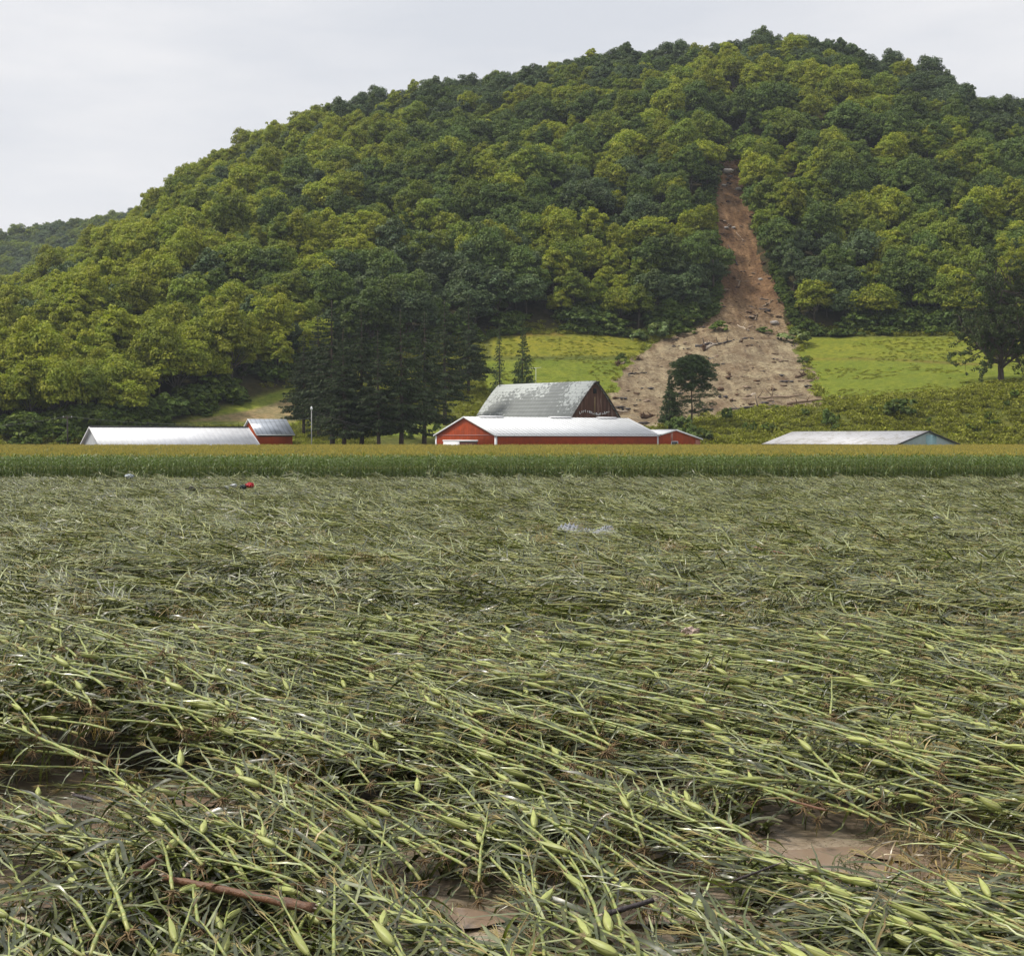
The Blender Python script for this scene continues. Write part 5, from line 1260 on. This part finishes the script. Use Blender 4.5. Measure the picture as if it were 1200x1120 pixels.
# ------------------------------------------------------------------ litter and wreckage lying on the mat
def stick(name, u0, v0, u1, v1, r0, r1, mat, label, z=.5, z1=None, cat='branch', jag=.03, broken=True, twigs=0):
    a_ = np.array(at(u0, v0, z)); b_ = np.array(at(u1, v1, z if z1 is None else z1)); rg = np.random.default_rng(int(u0 + v0)); n = 14
    t = np.linspace(0, 1, n)[:, None]; X = a_ * (1 - t) + b_ * t + rg.normal(size=(n, 3)) * jag * (r0 + .02); o0 = X[0].copy(); X = X - o0
    r = empty(name, o0); tag(r, label, cat); mb = MB(); rad = np.linspace(r0, r1, n) * (1 + rg.normal(size=n) * .10); mb.tube(X, rad, 9); mb.obj('stem', MT[mat], r, True)
    if broken:
        for (q, d, rr) in ((X[-1], X[-1] - X[-2], rad[-1]), (X[0], X[0] - X[1], rad[0])):
            mb = MB(); d = d / np.linalg.norm(d)
            for k in range(5):
                of = rg.normal(size=3) * rr * .4; mb.tube([q + of - d * .01, q + of + d * rg.uniform(.01, .05)], [rr * .35, .001], 4)
            mb.obj('splintered_end', MT['paleswood'], r)
    for k in range(twigs):
        i = rg.integers(2, n - 2); d = rg.normal(size=3); d[2] = abs(d[2]); d /= np.linalg.norm(d); mb = MB(); mb.tube([X[i], X[i] + d * .12, X[i] + d * .22 + rg.normal(size=3) * .03], [r1 * .5, r1 * .35, .003], 5); mb.obj('twig', MT[mat], r)
    return r
stick('broken_branch', 192, 1028, 368, 1064, .024, .034, 'rust_wood', 'long reddish brown branch lying across the flattened corn', .50, cat='branch')
stick('broken_stick', 157, 1024, 190, 1002, .020, .017, 'rust_wood', 'short brown stick poking up beside the long reddish branch', .46, .56, cat='stick')
stick('dark_stick', 706, 1072, 766, 1054, .022, .017, 'dark_wood', 'short black stick with a pale broken end among the ears', .52, .60, cat='stick')
stick('driftwood', 474, 749, 504, 758, .022, .036, 'rust_wood', 'chunk of reddish brown driftwood lying on the leaf mat', .50, cat='driftwood', broken=False)
stick('driftwood', 885, 642, 925, 650, .05, .03, 'rust_wood', 'dull brown driftwood piece half sunk in the mat farther out', .60, cat='driftwood', broken=False)
stick('red_stick', 926, 938, 968, 949, .012, .010, 'rust_wood', 'thin red stem lying above the wide puddle', .48, cat='stick', broken=False)
stick('twisted_branch', 86, 932, 150, 945, .022, .012, 'dark_wood', 'dark wet branch lying beside the muddy gap', .38, cat='branch', twigs=2)
stick('bent_branch', 860, 1032, 912, 1012, .012, .008, 'dark_wood', 'thin dark twig standing up out of the mud near the wide puddle', .30, .5, cat='branch', twigs=2)
# crumpled roofing sheet
def sheet(u, v, w, h, rz, label, seed):
    p = at(u, v, .30); mb = MB(); nx, ny = 41, 9; rg = np.random.default_rng(seed); gx_, gy_ = np.meshgrid(np.linspace(-.5, .5, nx), np.linspace(-.5, .5, ny))
    zz = .05 * np.sin(gx_ * 2 * np.pi * 11) + .10 * np.sin(gx_ * 5 + seed) * (gy_ + .5) + .16 * (gy_ + .5) + .10 * fbm(gx_ * 4 + 9, gy_ * 4 + 9, seed)
    V = np.c_[(gx_ * w).ravel(), (gy_ * h).ravel(), zz.ravel()]; V2 = V - (0, 0, .012); ii = np.arange(nx * ny).reshape(ny, nx)
    F = np.stack([ii[:-1, :-1], ii[:-1, 1:], ii[1:, 1:], ii[1:, :-1]], -1).reshape(-1, 4); mb.add(V, F); mb.add(V2, F[:, ::-1])
    o = mb.obj('metal_sheet', plain('galvanised_sheet', (.33, .35, .39), .5, .6, 5, .25), None, True); o.location = p; o.rotation_euler = (0, 0, rz); tag(o, label, 'metal sheet')
sheet(679, 625, 1.6, .9, -.15, 'crumpled corrugated metal sheet lying on the flat corn, larger piece', 3)
sheet(706, 627, .85, .8, .2, 'small torn piece of corrugated metal beside the larger sheet', 6)
def blob(name, u, v, s, col, label, cat, seed, z=.55):
    import bmesh
    p = at(u, v, z); bm = bmesh.new(); bmesh.ops.create_icosphere(bm, subdivisions=4, radius=1); off = seed * 3.7
    for v_ in bm.verts:
        k = 1 + (float(fbm(v_.co.x * 2.4 + off + 9, v_.co.y * 2.4 + v_.co.z * 2.1 + 9, seed)) - .5) * 1.1; v_.co = v_.co * k
    me = bpy.data.meshes.new(name); bm.to_mesh(me); bm.free(); me.materials.append(plain(name + '_skin', col, .45, .2, 5, bmp=.5)); o = mobj(name, me); o.location = p; o.scale = s; tag(o, label, cat)
    for f in me.polygons: f.use_smooth = False
    return o
blob('red_bag', 293, 568.5, (.26, .2, .17), (.5, .02, .03), 'crumpled bright red bag lying on the far flat corn', 'bag', 3)
blob('dark_bag', 285, 570.5, (.22, .2, .13), (.03, .05, .05), 'dark green bag slumped against the red one', 'bag', 5)
blob('white_bag', 274, 569, (.22, .2, .11), (.55, .57, .6), 'crumpled white plastic bag next to the dark one on the far mat', 'bag', 7)
blob('white_bag', 265.5, 571, (.16, .2, .10), (.58, .6, .64), 'smaller white plastic bag at the end of the litter group', 'bag', 9)
blob('plastic_tub', 152, 558, (.36, .24, .17), (.36, .40, .44), 'pale grey plastic tub at the foot of the standing corn', 'tub', 11)
blob('mud_clump', 226, 572, (.25, .2, .14), (.05, .045, .03), 'dark mud clod on the far mat before the litter', 'clod', 13)
blob('white_scrap', 1097, 607, (.12, .1, .06), (.75, .76, .78), 'tiny white plastic scrap far out on the flat corn', 'scrap', 15)
blob('pale_stone', 809, 741, (.13, .11, .09), (.50, .38, .32), 'pale pinkish stone resting on the flattened leaves', 'stone', 17, .6)
stick('brown_board', 204, 573, 262, 571.5, .03, .025, 'dark_wood', 'thin brown board lying on the far mat before the litter', .6, cat='board', broken=False)

# ------------------------------------------------------------------ haze
hb = MB(); hb.box((-900, -200, -75), (900, 1750, 260))
hm = bpy.data.materials.new('haze'); hm.use_nodes = True; hn = hm.node_tree; hn.nodes.clear()
ho = hn.nodes.new('ShaderNodeOutputMaterial'); hv = hn.nodes.new('ShaderNodeVolumePrincipled')
hv.inputs['Color'].default_value = (0.80, 0.88, 1.0, 1); hv.inputs['Density'].default_value = 0.00009; hv.inputs['Anisotropy'].default_value = 0.2
hn.links.new(hv.outputs[0], ho.inputs['Volume'])
sset(hb.obj('haze', hm), 'stuff')
